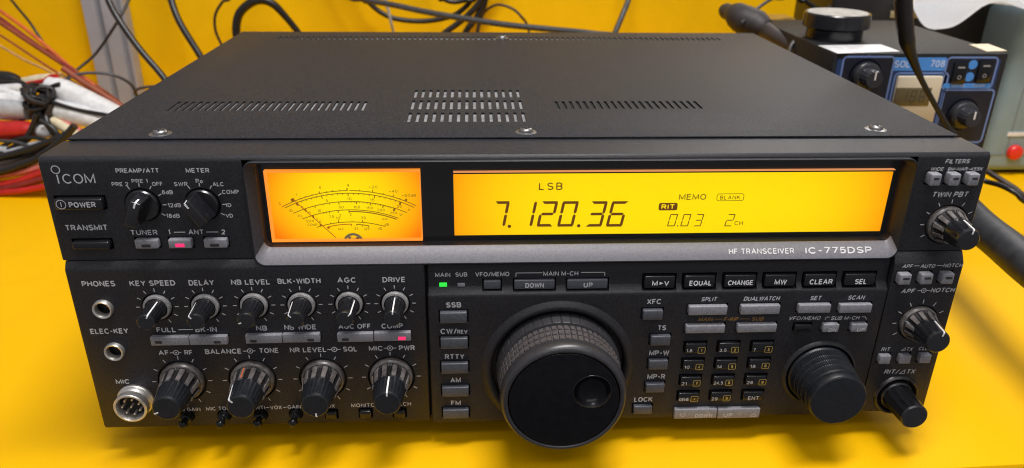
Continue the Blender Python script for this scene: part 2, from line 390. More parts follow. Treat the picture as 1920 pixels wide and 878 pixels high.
# ---- upper panel lettering
ring2d(text_up, *(-207.37,138.08), 1.75, .42, UP)
for s, bx in (('I', (-207.26,133.73,0.55,4.71)), ('COM', (-198.37,133.86,13.89,4.59))): text(text_up, s, *bx, UP, weight=-.012, space=.95)
text(text_up, 'PREAMP/ATT', -172.56,137.46,18.61,2.17, UP); text(text_up, 'METER', -146.64,137.38,10.21,2.18, UP)
for s, bx in (('PRE 2', (-181.19,131.17,7.12,1.9)), ('PRE 1', (-172.47,132.61,6.9,1.85)), ('OFF', (-165.04,131.18,4.69,1.91)), ('6dB', (-161.32,127.21,4.76,1.98)),
              ('12dB', (-159.33,120.95,5.85,2.01)), ('18dB', (-160.79,115.82,5.89,1.98)), ('SWR', (-154.88,131.03,5.91,1.96)), ('Po', (-146.66,132.43,3.01,1.96)),
              ('ALC', (-138.63,130.86,4.89,1.97)), ('COMP', (-133.77,127.14,7.4,1.99)), ('ID', (-135.35,120.79,2.24,1.86)), ('VD', (-135.82,115.66,3.27,1.88))):
    text(text_up, s, *bx, UP, weight=.008)
text(text_up, 'TRANSMIT', -200.02,110.41,18.73,2.81, UP)
text(text_up, 'TUNER', -175.06,107.76,12.07,2.54, UP); text(text_up, '1', -163.77,107.79,0.85,2.44, UP); text(text_up, 'ANT', -151.84,107.72,6.91,2.5, UP); text(text_up, '2', -139.63,107.64,1.82,2.45, UP)
line(text_up, [(-161.76,107.72), (-156.66,107.72)], .4, UP); line(text_up, [(-147.21,107.67), (-141.95,107.66)], .4, UP)
IT = .22
text(text_up, 'FILTERS', 198.75,139.67,11.47,2.18, UP, shear=IT); text(text_up, 'WIDE', 189.89,135.97,6.13,1.78, UP, shear=IT, weight=.006); text(text_up, '9M-NAR-455K', 203.3,135.89,16.92,1.78, UP, shear=IT, weight=.006)
text(text_up, 'TWIN PBT', 199.33,123.29,17.54,2.7, UP, shear=IT)
def ticks(bm, cx, cz, r0, r1, fr, angs, w=.42):
    for a in angs:
        t = math.radians(a); line(bm, [(cx+r0*math.sin(t), cz+r0*math.cos(t)), (cx+r1*math.sin(t), cz+r1*math.cos(t))], w, fr)
# ---- lower-left panel lettering
for s, bx in (('PHONES', (-199.47,82.88,15.11,2.92)), ('KEY SPEED', (-174.97,82.82,20.84,2.88)), ('DELAY', (-152.64,82.71,11.64,2.94)), ('ELEC-KEY', (-199.62,57.33,17.78,2.95)),
              ('NB LEVEL', (-129.99,82.7,18.01,2.81)), ('BLK-WIDTH', (-107.5,82.93,20.03,2.82)), ('AGC', (-85.33,83.08,8.71,2.83)), ('DRIVE', (-63.19,83.01,10.77,2.84)),
              ('FULL', (-172.96,57.58,9.11,2.84)), ('BK-IN', (-154.27,57.35,10.19,2.85)), ('NB', (-127.92,57.62,5.23,2.86)), ('NB WIDE', (-109.5,57.84,15.25,2.8)),
              ('AGC OFF', (-83.41,57.79,15.62,2.75)), ('COMP', (-65.32,57.66,10.46,2.88)), ('AF', (-176.34,44.65,5.06,2.74)), ('RF', (-164.56,44.59,3.93,2.74)),
              ('BALANCE', (-147.89,44.85,17.44,2.87)), ('TONE', (-125.93,44.91,9.44,2.88)), ('NR LEVEL', (-106.93,44.91,17.8,2.82)), ('SQL', (-86.55,44.94,7.01,2.89)),
              ('MIC', (-73.97,45.05,6.95,2.83)), ('PWR', (-58.78,45.04,7.85,2.9)), ('MIC', (-198.87,28.41,6.72,2.7))):
    text(text_low, s, *bx, LP, space=1.15 if s == 'AGC' else 1.05)
for s, bx in (('MONI GAIN', (-171.32,10.85,14.71,2.29)), ('MIC TONE', (-154.25,11.05,13.72,2.29)), ('ANTI', (-135.26,11.04,6.9,2.3)), ('VOX', (-126.34,10.97,5.85,2.3)), ('GAIN', (-117.22,11.06,6.67,2.3)),
              ('VOX', (-99.69,11.1,5.9,2.31)), ('MONITOR', (-81.51,11.19,14.01,2.31)), ('SPEECH', (-64.19,11.4,12.18,2.32))):
    text(text_low, s, *bx, LP, weight=.006)
line(text_low, [(-131.41,11.01), (-129.67,11)], .35, LP); line(text_low, [(-122.87,10.98), (-121,10.97)], .35, LP)
line(text_low, [(-167.28,57.51), (-160.36,57.49)], .4, LP)
for a_, c_, e_ in (((-173.42,44.53), (-170.44,44.59), (-167.96,44.66)), ((-138.39,44.8), (-135.01,44.82), (-132.41,44.83)), ((-97.7,44.78), (-94.27,44.86), (-91.1,44.88)), ((-70.1,45.06), (-67.05,45.06), (-63.99,45.06))):
    ring2d(text_low, *c_, 1.25, .4, LP); disc2d(text_low, *c_, .45, LP); line(text_low, [a_, (c_[0]-1.4, c_[1])], .38, LP); line(text_low, [(c_[0]+1.4, c_[1]), e_], .38, LP)
# ---- control panel lettering
for s, bx in (('MAIN', (-40.25,84.04,7.27,2.28)), ('SUB', (-31.36,84.14,5.74,2.28)), ('VFO/MEMO', (-16.6,84.1,16.33,2.4)), ('MAIN M-CH', (16.33,83.97,16.9,2.41))):
    text(text_ctl, s, *bx, STRIP, weight=.012)
line(text_ctl, [(-5.24,82.56), (-5.26,84.57), (7.45,84.5)], .35, STRIP); line(text_ctl, [(26.13,84.44), (37.59,84.36), (37.7,82.51)], .35, STRIP)
for s, bx in (('SSB', (-35.28,69.32,7.35,2.93)), ('CW/', (-37.96,54.64,8.01,3.03)), ('REV', (-31.28,54.21,5.06,2.31)), ('RTTY', (-35.31,39.94,9.78,2.94)),
              ('AM', (-35.15,25.9,5.29,2.96)), ('FM', (-35.24,11.94,5.04,2.92)), ('XFC', (62.3,69.51,7.11,2.91)), ('TS', (67.47,54.58,4.29,2.89)),
              ('MP-W', (67.47,39.94,10.18,2.98)), ('MP-R', (67.22,25.66,9.26,3.07)), ('LOCK', (61.73,11.67,9.69,3.09))):
    text(text_ctl, s, *bx, CP)
for s, bx in (('SPLIT', (89.48,70.42,7.77,2.38)), ('DUALWATCH', (115.71,70.32,17.9,2.45)), ('SET', (142.84,70.17,5.57,2.4)), ('SCAN', (163.31,70.11,8.4,2.41))):
    text(text_ctl, s, *bx, CP, shear=IT)
VM = [('VFO/MEMO', (139.14,58.83,16.07,2.21)), ('SUB M-CH', (159.88,58.57,14.52,2.16))]
for s, bx in VM: text(text_ctl, s, *bx, CP, shear=IT, weight=.0)
line(text_ctl, [(149.6,57.72), (149.94,59.24), (151.72,59.21)], .3, CP); line(text_ctl, [(168.26,59.04), (170.05,59), (170.92,57.45)], .3, CP)
for s, bx in (('MAIN', (89.04,59.06,7.11,2.26)), ('F-INP', (101.85,58.95,7.14,2.26)), ('SUB', (115.27,58.89,5.95,2.27))):
    text(text_ctl, s, *bx, CP, shear=IT, weight=.008, mi=1)
line(text_ctl, [(93.24,59.05), (97.81,59.03)], .3, CP, mi=1); line(text_ctl, [(106.15,58.94), (111.27,58.9)], .3, CP, mi=1)
# ---- right panel lettering
for s, bx in (('APF', (185.45,87.04,5.09,2.03)), ('AUTO', (195.61,87.02,7.25,2.04)), ('NOTCH', (208.14,87.25,9.7,2.04)), ('APF', (188.86,73.32,6.8,2.58)), ('NOTCH', (206.45,73.61,12.02,2.58))):
    text(text_rt, s, *bx, RP, shear=IT, weight=.012)
line(text_rt, [(188.49,87.17), (191.28,87.22)], .3, RP); line(text_rt, [(199.97,87.25), (202.77,87.3)], .3, RP)
c_ = (196.68,73.52); ring2d(text_rt, *c_, 1.15, .38, RP); disc2d(text_rt, *c_, .4, RP); line(text_rt, [(193.44,73.45), (c_[0]-1.3, c_[1])], .35, RP); line(text_rt, [(c_[0]+1.3, c_[1]), (199.93,73.56)], .35, RP)
for s, bx in (('RIT', (184.79,39.67,4.45,2.13)), ('TX', (197.33,39.47,3.39,2.13)), ('CLEAR', (206.42,39.7,8.5,2.13)), ('RIT/', (190.92,25.84,7.72,2.65)), ('TX', (201.2,25.74,4.59,2.66))):
    text(text_rt, s, *bx, RP, shear=IT, weight=.004)
for c_, s in (((194.23,39.5), 1.6), ((196.79,25.71), 2.1)):
    line(text_rt, [(c_[0]-s*.8, c_[1]-s*.55), (c_[0]+s*.5, c_[1]+s*.6), (c_[0]+s*.5, c_[1]-s*.55), (c_[0]-s*.8, c_[1]-s*.55)], .32, RP)

# ---- buttons: upper panel
pw = button('up', (-199.87,122.51,20.85,5.45), 0.6, M['btndark'], 2, bev=1.0, hole=.8)
btn_text(pw, 'POWER', (-198.1,122.54,11.6,2.64), -.6)
b = bmesh.new(); c_ = (-207.19,122.72); ring2d(b, *c_, 2.05, .32, FRONT(-.6)); line(b, [(c_[0], c_[1]-1.15), (c_[0], c_[1]+1.15)], .36, FRONT(-.6)); link_mesh('printed_symbol', b, M['white'], pw, flat=True)
button('up', (-198.8,102.3,16.67,3.99), 0.6, M['btndark'], 2, bev=1.0, hole=.8)
for bx, lx, m_, lb in (((-174.04,102.71,10.29,4.4), (-174.22,102.1,4.03,1.44), 'leddark', None), ((-159.14,102.72,10.34,4.41), (-159.13,102.15,4.04,1.66), 'ledpink', 'lit pink-red lamp'),
                       ((-143.26,102.74,10.39,4.42), (-143.59,102.08,4.06,1.45), 'leddark', None)):
    led(button('up', bx, .4, M['btn'], 2), lx, -.4, M[m_], lb)
for bx, lx in (((188.09,131.8,5.08,5.76), (188.15,132.58,2.54,1.05)), ((197.22,131.81,5.09,5.77), (197.4,132.59,2.54,1.05)), ((206.26,131.8,5.11,5.77), (206.43,132.58,2.55,1.05))):
    led(button('up', bx, 2, M['btn'], 2, bev=.7), lx, -2, M['leddark'])
# ---- buttons: lower-left panel
for bx, lx, m_ in (((-171.49,52.3,17.98,4.62), (-176.83,51.87,3.24,1.37), 'leddark'), ((-153.29,52.29,17.82,4.63), (-149.12,51.49,3.27,1.38), 'leddark'),
                   ((-127.02,52.57,17.35,4.65), (-132.03,51.68,3.03,1.38), 'leddark'), ((-109.14,52.73,17.8,4.66), (-104.64,51.8,3.06,1.39), 'leddark'),
                   ((-83.24,52.52,17.32,4.67), (-88.04,51.7,3.2,1.39), 'leddark'), ((-65.25,52.7,17.77,4.68), (-60.75,51.86,3.61,1.82), 'ledpink')):
    led(button('low', bx, 2.2, M['btn'], bev=.35, hole=.35), lx, -2.2, M[m_], 'lit pink-red lamp' if m_ == 'ledpink' else None)
for bx in ((-98.83,6.28,5.63,4.65), (-81.45,6.31,5.93,4.66), (-64.14,6.18,5.82,4.67)): button('low', bx, 2, M['btndark'], bev=.7)
# ---- buttons: control panel strip
for bx, lx, m_ in (((-40.16,78.85,3.72,2.13), None, 'ledgreen'), ((-31.52,78.63,3.57,1.91), None, 'btn')):
    cx, cz, w, h = bx; b = bmesh.new(); rbox(b, cx-w/2, cx+w/2, 1.6, 3, cz-h/2, cz+h/2, .3, 2)
    link_mesh('indicator_lamp', b, M[m_], T, 40, 'lit green lamp' if m_ == 'ledgreen' else 'unlit grey lamp')
button('ctl', (-16.63,78.69,8.19,4.62), -1.1, M['btnmid'], 2.2)
btn_text(button('ctl', (3.73,78.56,19.57,5.07), -1.1, M['btnmid'], 2.2), 'DOWN', (3.79,78.32,9.01,2.67), 1.1)
btn_text(button('ctl', (29.39,78.4,19.72,5.09), -1.1, M['btnmid'], 2.2), 'UP', (29.69,78.1,4.41,2.68), 1.1, space=1.2)
for s, bx, tx in (('M_V', (64.45,79.23,15.17,6.71), (64.93,78.81,8.32,2.68)), ('EQUAL', (84.09,79.23,15.25,6.72), (84.58,78.63,11.05,2.81)), ('CHANGE', (104.1,79.22,15.61,6.74), (104.35,78.57,12.58,2.76)),
                  ('MW', (123.95,79.21,15.43,6.61), (124.26,78.62,6.12,2.83)), ('CLEAR', (143.92,79.15,15.65,6.63), (144.44,78.5,11.52,2.83)), ('SEL', (164,79.15,15.61,6.65), (164.51,78.31,6.06,2.84))):
    o = button('ctl', bx, -.5, M['btndark'], 2.2, bev=.8, hole=.9); t_ = btn_text(o, s, tx, .5, M['bright'])
    if s == 'M_V':
        b = bmesh.new(); cx, cz = tx[0], tx[1]; poly(b, [(cx-.55, cz-.8), (cx+1.35, cz), (cx-.55, cz+.8)], FRONT(.5)); link_mesh('printed_arrow', b, M['bright'], o, flat=True)
# ---- mode buttons and others
for bx in ((-35.41,63.1,13.07,5.92), (-35.36,48.62,13.28,5.96), (-35.33,34.11,13.36,5.99), (-35.27,20.02,13.43,5.69), (-35.31,6.29,13.22,5.52),
           (61.87,62.95,9.89,5.25), (67.02,48.17,9.93,5.43), (67.14,33.87,9.68,5.44), (66.81,19.78,9.68,5.27), (61.53,6.18,9.66,4.91)):
    button('ctl', bx, 3, M['btnmid'], -.8, bev=.55)
for bx in ((88.96,64.99,19.1,4.95), (115.05,64.95,19.51,4.97), (88.87,54.43,19.59,4.45), (114.92,54.48,19.73,4.47), (142.27,65.08,16.16,4.68), (163.06,64.84,16.26,4.7)):
    button('ctl', bx, 3, M['btn'], -.8, bev=.5)
button('ctl', (138.51,53.98,8.45,3.71), 2.4, M['btndark'], -.8, bev=.5)
btn_text(button('ctl', (152.56,53.86,8.07,4.49), 3, M['btn'], -.8, bev=.5), 'DN', (153.41,52.98,3.83,1.99), -3, shear=IT)
btn_text(button('ctl', (167.05,53.77,8.1,4.5), 3, M['btn'], -.8, bev=.5), 'UP', (167.91,52.88,3.85,1.99), -3, shear=IT)
# ---- keypad
KEYS = [('1.8', '1', (85.4,43.3,10.59,5.35), (82.17,42.08,2.91,1.76), (88.35,42.11,3.54,3.28)),
        ('3.5', '2', (102.4,43.27,10.64,5.36), (99.3,41.98,3.69,1.77), (105.4,42.01,3.56,3.29)),
        ('7', '3', (119.54,43.16,10.7,5.37), (115.42,41.8,1.32,1.77), (122.62,41.96,3.57,3.3)),
        ('10', '4', (85.24,33.42,10.56,5.3), (81.94,32.24,2.74,1.8), (88.35,32.26,3.57,3.29)),
        ('14', '5', (102.15,33.3,10.62,5.31), (98.72,32.12,2.65,1.81), (105.22,32.13,3.59,3.29)),
        ('18', '6', (119.36,33.17,10.67,5.33), (115.97,31.99,2.77,1.81), (122.54,32.1,3.61,3.3)),
        ('21', '7', (85.01,23.39,10.54,5.25), (81.57,22.19,2.66,1.84), (88.07,22.26,3.61,3.29)),
        ('24.5', '8', (101.98,23.31,10.59,5.26), (99.4,22.22,4.85,1.84), (104.95,22.25,3.52,3.3)),
        ('28', '9', (119.14,23.23,10.64,5.27), (115.85,22.09,3.16,1.85), (122.43,22.13,3.65,3.3)),
        ('GENE', '.', (84.84,13.61,10.5,5.19), (82.51,12.4,5.16,1.88), (87.97,12.59,3.65,3.29)),
        ('29', '0', (101.87,13.54,10.55,5.2), (98.56,12.35,3.1,1.88), (104.94,12.56,3.67,3.3)),
        ('ENT', None, (118.98,13.44,10.61,5.21), (119.14,12.33,5.81,2.29), None)]
for s, dgt, bx, tx, nb in KEYS:
    o = button('ctl', bx, 2.6, M['btndark'], -.8, bev=.55, hole=.8); o.name = 'keypad_key'
    btn_text(o, s, tx, -2.6, weight=.006)
    if dgt:
        b = bmesh.new(); fr = FRONT(-2.6); rrect_line(b, *nb, .35, .26, fr)
        if dgt == '.': disc2d(b, nb[0], nb[1], .42, fr)
        else: text(b, dgt, nb[0], nb[1], 1.15 if dgt != '1' else .6, 1.75, fr, weight=.03)
        link_mesh('printed_number', b, M['yellowprint'], o, flat=True)
for s, bx, tx, tri in (('DOWN', (89.63,3.25,22.37,5.81), (93.96,2.18,9.08,2.33), (82.76,2.55,3.11,2.05)), ('UP', (112.55,2.91,22.38,5.84), (106.8,2.17,4.7,2.34), (120.47,2.08,3.43,2.07))):
    o = button('ctl', bx, 3, M['btn'], -.8, bev=.35, hole=.4); btn_text(o, s, tx, -3, M['white'], space=1.15)
    b = bmesh.new(); x, z, w, h = tri; g = 1 if s == 'UP' else -1
    line(b, [(x-w/2, z-g*h/2), (x+w/2, z-g*h/2), (x, z+g*h/2), (x-w/2, z-g*h/2)], .34, FRONT(-3)); link_mesh('printed_arrow', b, M['white'], o, flat=True)
# ---- right panel buttons
for bx, lx in (((184.01,81.14,5.88,5.71), (184.26,81.83,3.2,1.17)), ((194.8,81.21,5.9,5.71), (195.03,81.91,3.21,1.17)), ((205.35,81.29,5.92,5.72), (205.59,81.93,3.22,1.17))):
    led(button('rt', bx, 4, M['btn'], -.8, bev=.7), lx, -4, M['leddark'])
for bx in ((184.39,34.58,5.77,5.03), (195,34.54,5.79,5.03), (205.56,34.64,5.8,5.04)): button('rt', bx, 3.2, M['btn'], -.8, bev=.5)

# ---- knobs
def flutes(n, depth, y0, y1, sharp=1.0):
    def f(t, r, y):
        if y > y0 or y < y1: return r
        return r-depth*(.5-.5*math.cos(n*t))**sharp
    return f
def pointer(par, cx, cz, ang, r0, y0, r1, y1, material, w=.62, face=0.0):
    """raised line up the side of a knob, folded over on to its front face"""
    t = math.radians(ang); b = bmesh.new(); u = Vector((math.sin(t), 0, math.cos(t))); s = Vector((math.cos(t), 0, -math.sin(t)))
    c = Vector((cx, 0, cz)); Y = Vector((0, 1, 0))
    P_ = [c+u*(r0+.12)+Y*y0, c+u*(r1+.12)+Y*(y1+.4)]
    if face: P_ += [c+u*(r1-.45)+Y*(y1-.1), c+u*(r1-face)+Y*(y1-.1)]
    n_ = [u, (u-Y*.6).normalized(), -Y, -Y]
    prev = None
    for q, nn in zip(P_, n_):
        cur = [b.verts.new(q-s*w/2-nn*.4), b.verts.new(q-s*w/2), b.verts.new(q+s*w/2), b.verts.new(q+s*w/2-nn*.4)]
        if prev:
            for k in range(4): b.faces.new((prev[k], prev[(k+1) % 4], cur[(k+1) % 4], cur[k]))
        else: b.faces.new(cur)
        prev = cur
    b.faces.new(prev); bmesh.ops.recalc_face_normals(b, faces=b.faces)
    return link_mesh('pointer_line', b, material, par, flat=True)
SCALE9 = (-120, -90, -60, -30, 0, 30, 60, 90, 120, 150)
for cx, cz, ang in ((*(-174.89,70.17), 22), (*(-152.58,70.16), -42), (*(-129.89,70.24), -112), (*(-107.61,70.21), -48), (*(-85.05,70.24), 42), (*(-63.24,70.16), 4)):
    cyl_cut(holes['low'], cx, cz, 7.3, -4, 3)
    b = bmesh.new(); lathe(b, cx, cz, [(0, 3), (6.3, 3), (6.4, -.9), (6.1, -1.6), (5.2, -1.8)], 56)
    k = link_mesh('control_knob', b, M['knobgrey'], T, 30)
    b = bmesh.new(); lathe(b, cx, cz, [(5.0, -1.5), (4.75, -2.2), (4.65, -3), (4.15, -12.8), (4.15, -13.6), (3.95, -14.4), (3.6, -14.7), (2, -14.8), (0, -14.8)], 144, flutes(18, .32, -2.5, -13.2))
    link_mesh('knob_grip', b, M['knob'], k, 28)
    pointer(k, cx, cz, ang, 4.6, -3, 4.05, -14.7, M['bright'], .6, 1.7)
    ticks(text_low, cx, cz, 8.1, 9.9, LP, SCALE9)
def dual_knob(panel, cx, cz, a_out, a_in, r_skirt=10.6, r_out=(9.6, 8.6), r_in=(7.9, 6.7), L=(10.5, 22.5), hole=11.9, fy=0, n_in=24, inner_mat='knobtop', outer_mat='outer', nflute=11):
    cyl_cut(holes[panel], cx, cz, hole, fy-4, fy+3)
    b = bmesh.new(); lathe(b, cx, cz, [(0, 3), (r_skirt, 3), (r_skirt, fy-1.2), (r_skirt-.5, fy-2.0), (r_out[0]-.1, fy-2.3)], 72)
    k = link_mesh('dual_knob', b, M['skirt'], T, 30)
    b = bmesh.new(); lathe(b, cx, cz, [(r_out[0], fy-2), (r_out[0]-.1, fy-3), (r_out[1], -L[0]+.8), (r_out[1]-.05, -L[0]+.05), (r_out[1]-.2, -L[0]), (r_in[0]-.4, -L[0])], 220,
                           lambda t, r, y: r if (y > fy-2.6 or r < r_out[1]-.5) else r-1.15*min(1, max(0, 1.6*math.cos(nflute*t)+.35)))
    for f in b.faces:
        q = f.calc_center_median(); rr = math.hypot(q.x-cx, q.z-cz)
        if q.y < fy-2.6: f.material_index = 0 if rr < r_out[1]-.25-(-L[0]-q.y)*.1 and math.cos(nflute*math.atan2(q.x-cx, q.z-cz)) > -.25 else 1
    link_mesh('outer_ring', b, [M[outer_mat], M['ridge']], k, 30)
    # pale faces of the teeth at the front of the ring
    b = bmesh.new()
    for i in range(nflute):
        t0 = 2*PI*(i+.5)/nflute; w_ = .30*2*PI/nflute
        pts = []
        for rr, q in ((r_in[0]+.1, -1), (r_in[0]+.1, 1), (r_out[1]-.25, 1), (r_out[1]-.25, -1)):
            pts.append((cx+rr*math.sin(t0+q*w_), cz+rr*math.cos(t0+q*w_)))
        poly(b, pts[::-1], FRONT(-L[0]), .05)
    link_mesh('pale_teeth', b, M['knobgrey'], k, flat=True)
    b = bmesh.new(); lathe(b, cx, cz, [(r_in[0]-.2, -L[0]+1), (r_in[0], -L[0]-.5), (r_in[0], -L[0]-1), (r_in[1]+.1, -L[1]+2), (r_in[1], -L[1]+1.2), (r_in[1]-.25, -L[1]+.4), (r_in[1]-.8, -L[1]), (r_in[1]*.5, -L[1]-.1), (0, -L[1]-.1)], 144,
                           flutes(n_in, .28, -L[0]-.8, -L[1]+1.6))
    link_mesh('inner_knob', b, M[inner_mat], k, 28)
    if a_out is not None: pointer(k, cx, cz, a_out, r_out[0]-.2, fy-3, r_out[1]-.1, -L[0], M['orange'], .8)
    pointer(k, cx, cz, a_in, r_in[0]-.05, -L[0]-1, r_in[1], -L[1], M['bright'], .75, 2.4)
    return k
for cx, cz, ao, ai in ((*(-170.14,27.98), None, -115), (*(-135.86,27.92), -14, -48), (*(-101.2,27.99), None, 178), (*(-67.23,28.28), None, 2)):
    dual_knob('low', cx, cz, ao, ai); ticks(text_low, cx, cz, 12.6, 14.6, LP, SCALE9)
cx, cz = (201.14,107.83); dual_knob('up', cx, cz, None, 12, 9.4, (8.7, 7.2), (6.5, 5.5), (6.6, 16.5), 10.2, 2, n_in=12, inner_mat='knob'); ticks(text_up, cx, cz, 10.9, 12.9, UP, (-120, -90, -60, -30, 0, 30, 60, 90))
cx, cz = (198.07,54.99); dual_knob('rt', cx, cz, None, 16, 9.4, (8.7, 7.2), (6.9, 6.0), (9.2, 19.5), 10.2, -.8, n_in=12, inner_mat='knob'); ticks(text_rt, cx, cz, 11.2, 13.4, RP, (-120, -90, -60, -30, 0, 30, 60))
cx, cz = 196.2, 11.2
cyl_cut(holes['rt'], cx, cz, 10, -4, 3)
b = bmesh.new(); lathe(b, cx, cz, [(10, 1), (10.1, -.8), (10.2, -1.9), (10.7, -2.3), (11.2, -2.0), (11.9, -.75)], 64); lathe(b, cx, cz, [(0, 2.5), (8.4, 2.5), (8.4, -2.2), (7.8, -3), (6.8, -3)], 64)
k = link_mesh('control_knob', b, M['outer'], T, 30)
b = bmesh.new(); lathe(b, cx, cz, [(7.9, -2.5), (7.8, -4), (7.0, -18.2), (6.9, -19.2), (6.3, -20.0), (3, -20.1), (0, -20.1)], 120, flutes(12, .5, -3, -18.6, .6)); link_mesh('knob_grip', b, M['knob'], k, 26)
def bar_knob(cx, cz, ang, lab=None):
    cyl_cut(holes['up'], cx, cz, 8.0, -2, 5)
    b = bmesh.new(); lathe(b, cx, cz, [(0, 5), (7.3, 5), (7.3, .8), (6.8, .1), (0, -.2)], 56)
    k = link_mesh('selector_knob', b, M['knob'], T, 30)
    b = bmesh.new(); t = math.radians(ang)
    q = bmesh.new(); bmesh.ops.create_cube(q, size=1)
    for v in q.verts:
        fr_ = (v.co.y < 0)   # front end is narrower and shorter
        hw = 2.9 if not fr_ else 2.3; hl = 6.9 if not fr_ else 6.0
        a_, c2 = v.co.x*2*hw, v.co.z*2*hl; y = .2 if not fr_ else -10.0
        v.co = (cx+a_*math.cos(t)+c2*math.sin(t), y, cz-a_*math.sin(t)+c2*math.cos(t))
    bmesh.ops.bevel(q, geom=list(q.edges), offset=.5, segments=3, profile=.5, affect='EDGES'); merge(b, q)
    link_mesh('knob_grip', b, M['knob'], k, 40)
    pointer(k, cx, cz, ang, 6.55, -1.0, 6.0, -10, M['bright'], .75, 2.6)
bar_knob(*(-173.09,121.22), 22); bar_knob(*(-146.84,121.2), -33)
ticks(text_up, *(-173.09,121.22), 8.7, 10.4, UP, (-30, 0, 30, 60, 90, 120)); ticks(text_up, *(-146.84,121.2), 8.7, 10.4, UP, (-30, 0, 30, 60, 90, 120))
# ---- main tuning dial
cx, cz = 16.6, 32.0
b = bmesh.new(); lathe(b, cx, cz, [(33.2, 2), (33.4, -1.2), (34, -2.4), (35.2, -3.0), (36.6, -2.5), (38, -1.2), (38.8, -.75)], 128)
link_mesh('dial_collar', b, M['panel'], T, 60)
cyl_cut(holes['ctl'], cx, cz, 33.4, -5, 3, 96)
b = bmesh.new()
def ribs(t, r, y):
    if -7.6 < y < -1.5: return r-.35*(1 if (t*40/(2*PI)) % 1 < .1 else 0)
    return r
lathe(b, cx, cz, [(0, 2.8), (31.4, 2.8), (31.4, -1.8), (31.1, -2.4), (30.9, -7.2), (30.6, -7.8), (29.2, -8.2), (29.2, -9)], 400, ribs)
dial = link_mesh('tuning_dial', b, M['dialrim'], T, 30, 'large black tuning dial with a finger dimple')
b = bmesh.new()
ys = []; y = -8.6
NR, KB = 4, [0, .25, .35, .9, 1.0]
NR = 3
for k in range(NR):
    for q, d in ((0, 1.1), (.13, 1.1), (.2, 0), (.93, 0)): ys.append((y-3.9*(k+q), d))
ys.append((y-3.9*NR, 1.1))
NT = 62; rings = []
for yy, d in ys:
    ring = []; rb = 30.2-(-8.6-yy)*.06
    for i in range(NT):
        for q, e in ((0, 1.1), (.2, 1.1), (.28, 0), (.92, 0)):
            t = 2*PI*(i+q)/NT; rr = rb-max(d, e)
            ring.append(b.verts.new((cx+rr*math.sin(t), yy, cz+rr*math.cos(t))))
    rings.append(ring)
for a_, c_ in zip(rings, rings[1:]):
    n = len(a_)
    for i in range(n): b.faces.new((a_[i], c_[i], c_[(i+1) % n], a_[(i+1) % n]))
link_mesh('rubber_grip', b, M['dial'], dial, 20)
b = bmesh.new(); lathe(b, cx, cz, [(28.5, -20), (29.0, -20.8), (29.9, -21.6), (30.3, -23), (30.3, -25), (29.8, -26.8), (28.8, -28.1), (27.6, -28.7), (26.9, -28.4), (26.6, -27.4), (26.5, -25)], 144)
link_mesh('dial_rim', b, M['dialrim'], dial, 60)
b = bmesh.new(); lathe(b, cx, cz, [(0, -20), (26.35, -20), (26.35, -27.7), (26.0, -28.2), (25.4, -28.4), (0, -28.4)], 144)
d_ = bmesh.new(); dx, dz = (29.62,37.01)
lathe(d_, dx, dz, [(0, -23.2), (3, -23.4), (5.4, -24.2), (7.0, -25.4), (8.0, -26.9), (8.7, -28.0), (9.4, -28.7), (9.4, -34), (0, -34)], 72)
link_mesh('dial_cap', boolean(b, d_), M['dialcap'], dial, 40)
b = bmesh.new(); lathe(b, dx, dz, [(9.3, -28.35), (9.2, -28.6), (8.9, -28.65), (8.65, -28.3)], 72); link_mesh('dimple_rim', b, M['glossblack'], dial, 60)
# ---- smaller tuning dial
cx, cz = 152.0, 26.0
cyl_cut(holes['ctl'], cx, cz, 17.2, -5, 3, 64)
b = bmesh.new(); lathe(b, cx, cz, [(17.1, 2), (17.2, -1.6), (17.7, -2.4), (18.4, -2.2), (19.4, -.75)], 96); link_mesh('dial_collar', b, M['panel'], T, 60)
b = bmesh.new()
def fine(t, r, y):
    for a_, c_ in ((-3.5, -7.5), (-8.2, -11.0), (-11.7, -14.5), (-15.2, -18.6)):
        if a_ >= y >= c_: return r-.22*(1 if (t*96/(2*PI)) % 1 < .4 else 0)
    return r
pf = [(0, 2.8), (16.6, 2.8), (16.4, -2.6), (16.0, -3.2)]
for a_, c_ in ((-3.5, -7.5), (-8.2, -11.0), (-11.7, -14.5), (-15.2, -18.6)):
    f_ = lambda y: 15.9-(-3.5-y)*.09
    pf += [(f_(a_), a_), (f_(c_), c_), (f_(c_)-.3, c_-.1), (f_(c_)-.3, c_-.35), (f_(c_)+.05, c_-.5)]
pf += [(14.3, -20.2), (14.5, -21), (14.4, -23), (13.9, -24.3), (13.3, -24.8), (12.6, -24.9), (7, -24.9), (0, -24.9)]
lathe(b, cx, cz, pf, 384, fine); link_mesh('sub_dial', b, M['knobtop'], T, 25, 'smaller plain black tuning dial')
# ---- sockets
for cx, cz in ((-199.73,69.73), (-199.05,46.23)):
    cyl_cut(holes['low'], cx, cz, 4.9, -4, 3)
    b = bmesh.new(); lathe(b, cx, cz, [(4.8, 2), (4.7, -1.5), (4.3, -2.2), (3.7, -2.0), (3.3, -1.0), (3.2, 8)], 48); k = link_mesh('jack_socket', b, M['silver'], T, 40)
    b = bmesh.new(); lathe(b, cx, cz, [(0, 7.5), (3.25, 7.5), (3.25, 1)], 32); link_mesh('jack_hole', b, M['black'], k)
cx, cz = -194.4, 17.6
b = bmesh.new(); lathe(b, cx, cz, [(8.9, .5), (8.9, -1.0), (8.5, -1.5), (8.05, -1.6), (8.05, -2.2), (7.85, -2.4), (8.05, -2.8), (7.85, -3.1), (8.05, -3.5), (7.85, -3.8), (8.05, -4.2), (8.0, -7.4), (7.7, -7.8), (6.9, -7.8), (6.7, -7.4), (6.6, -3)], 72)
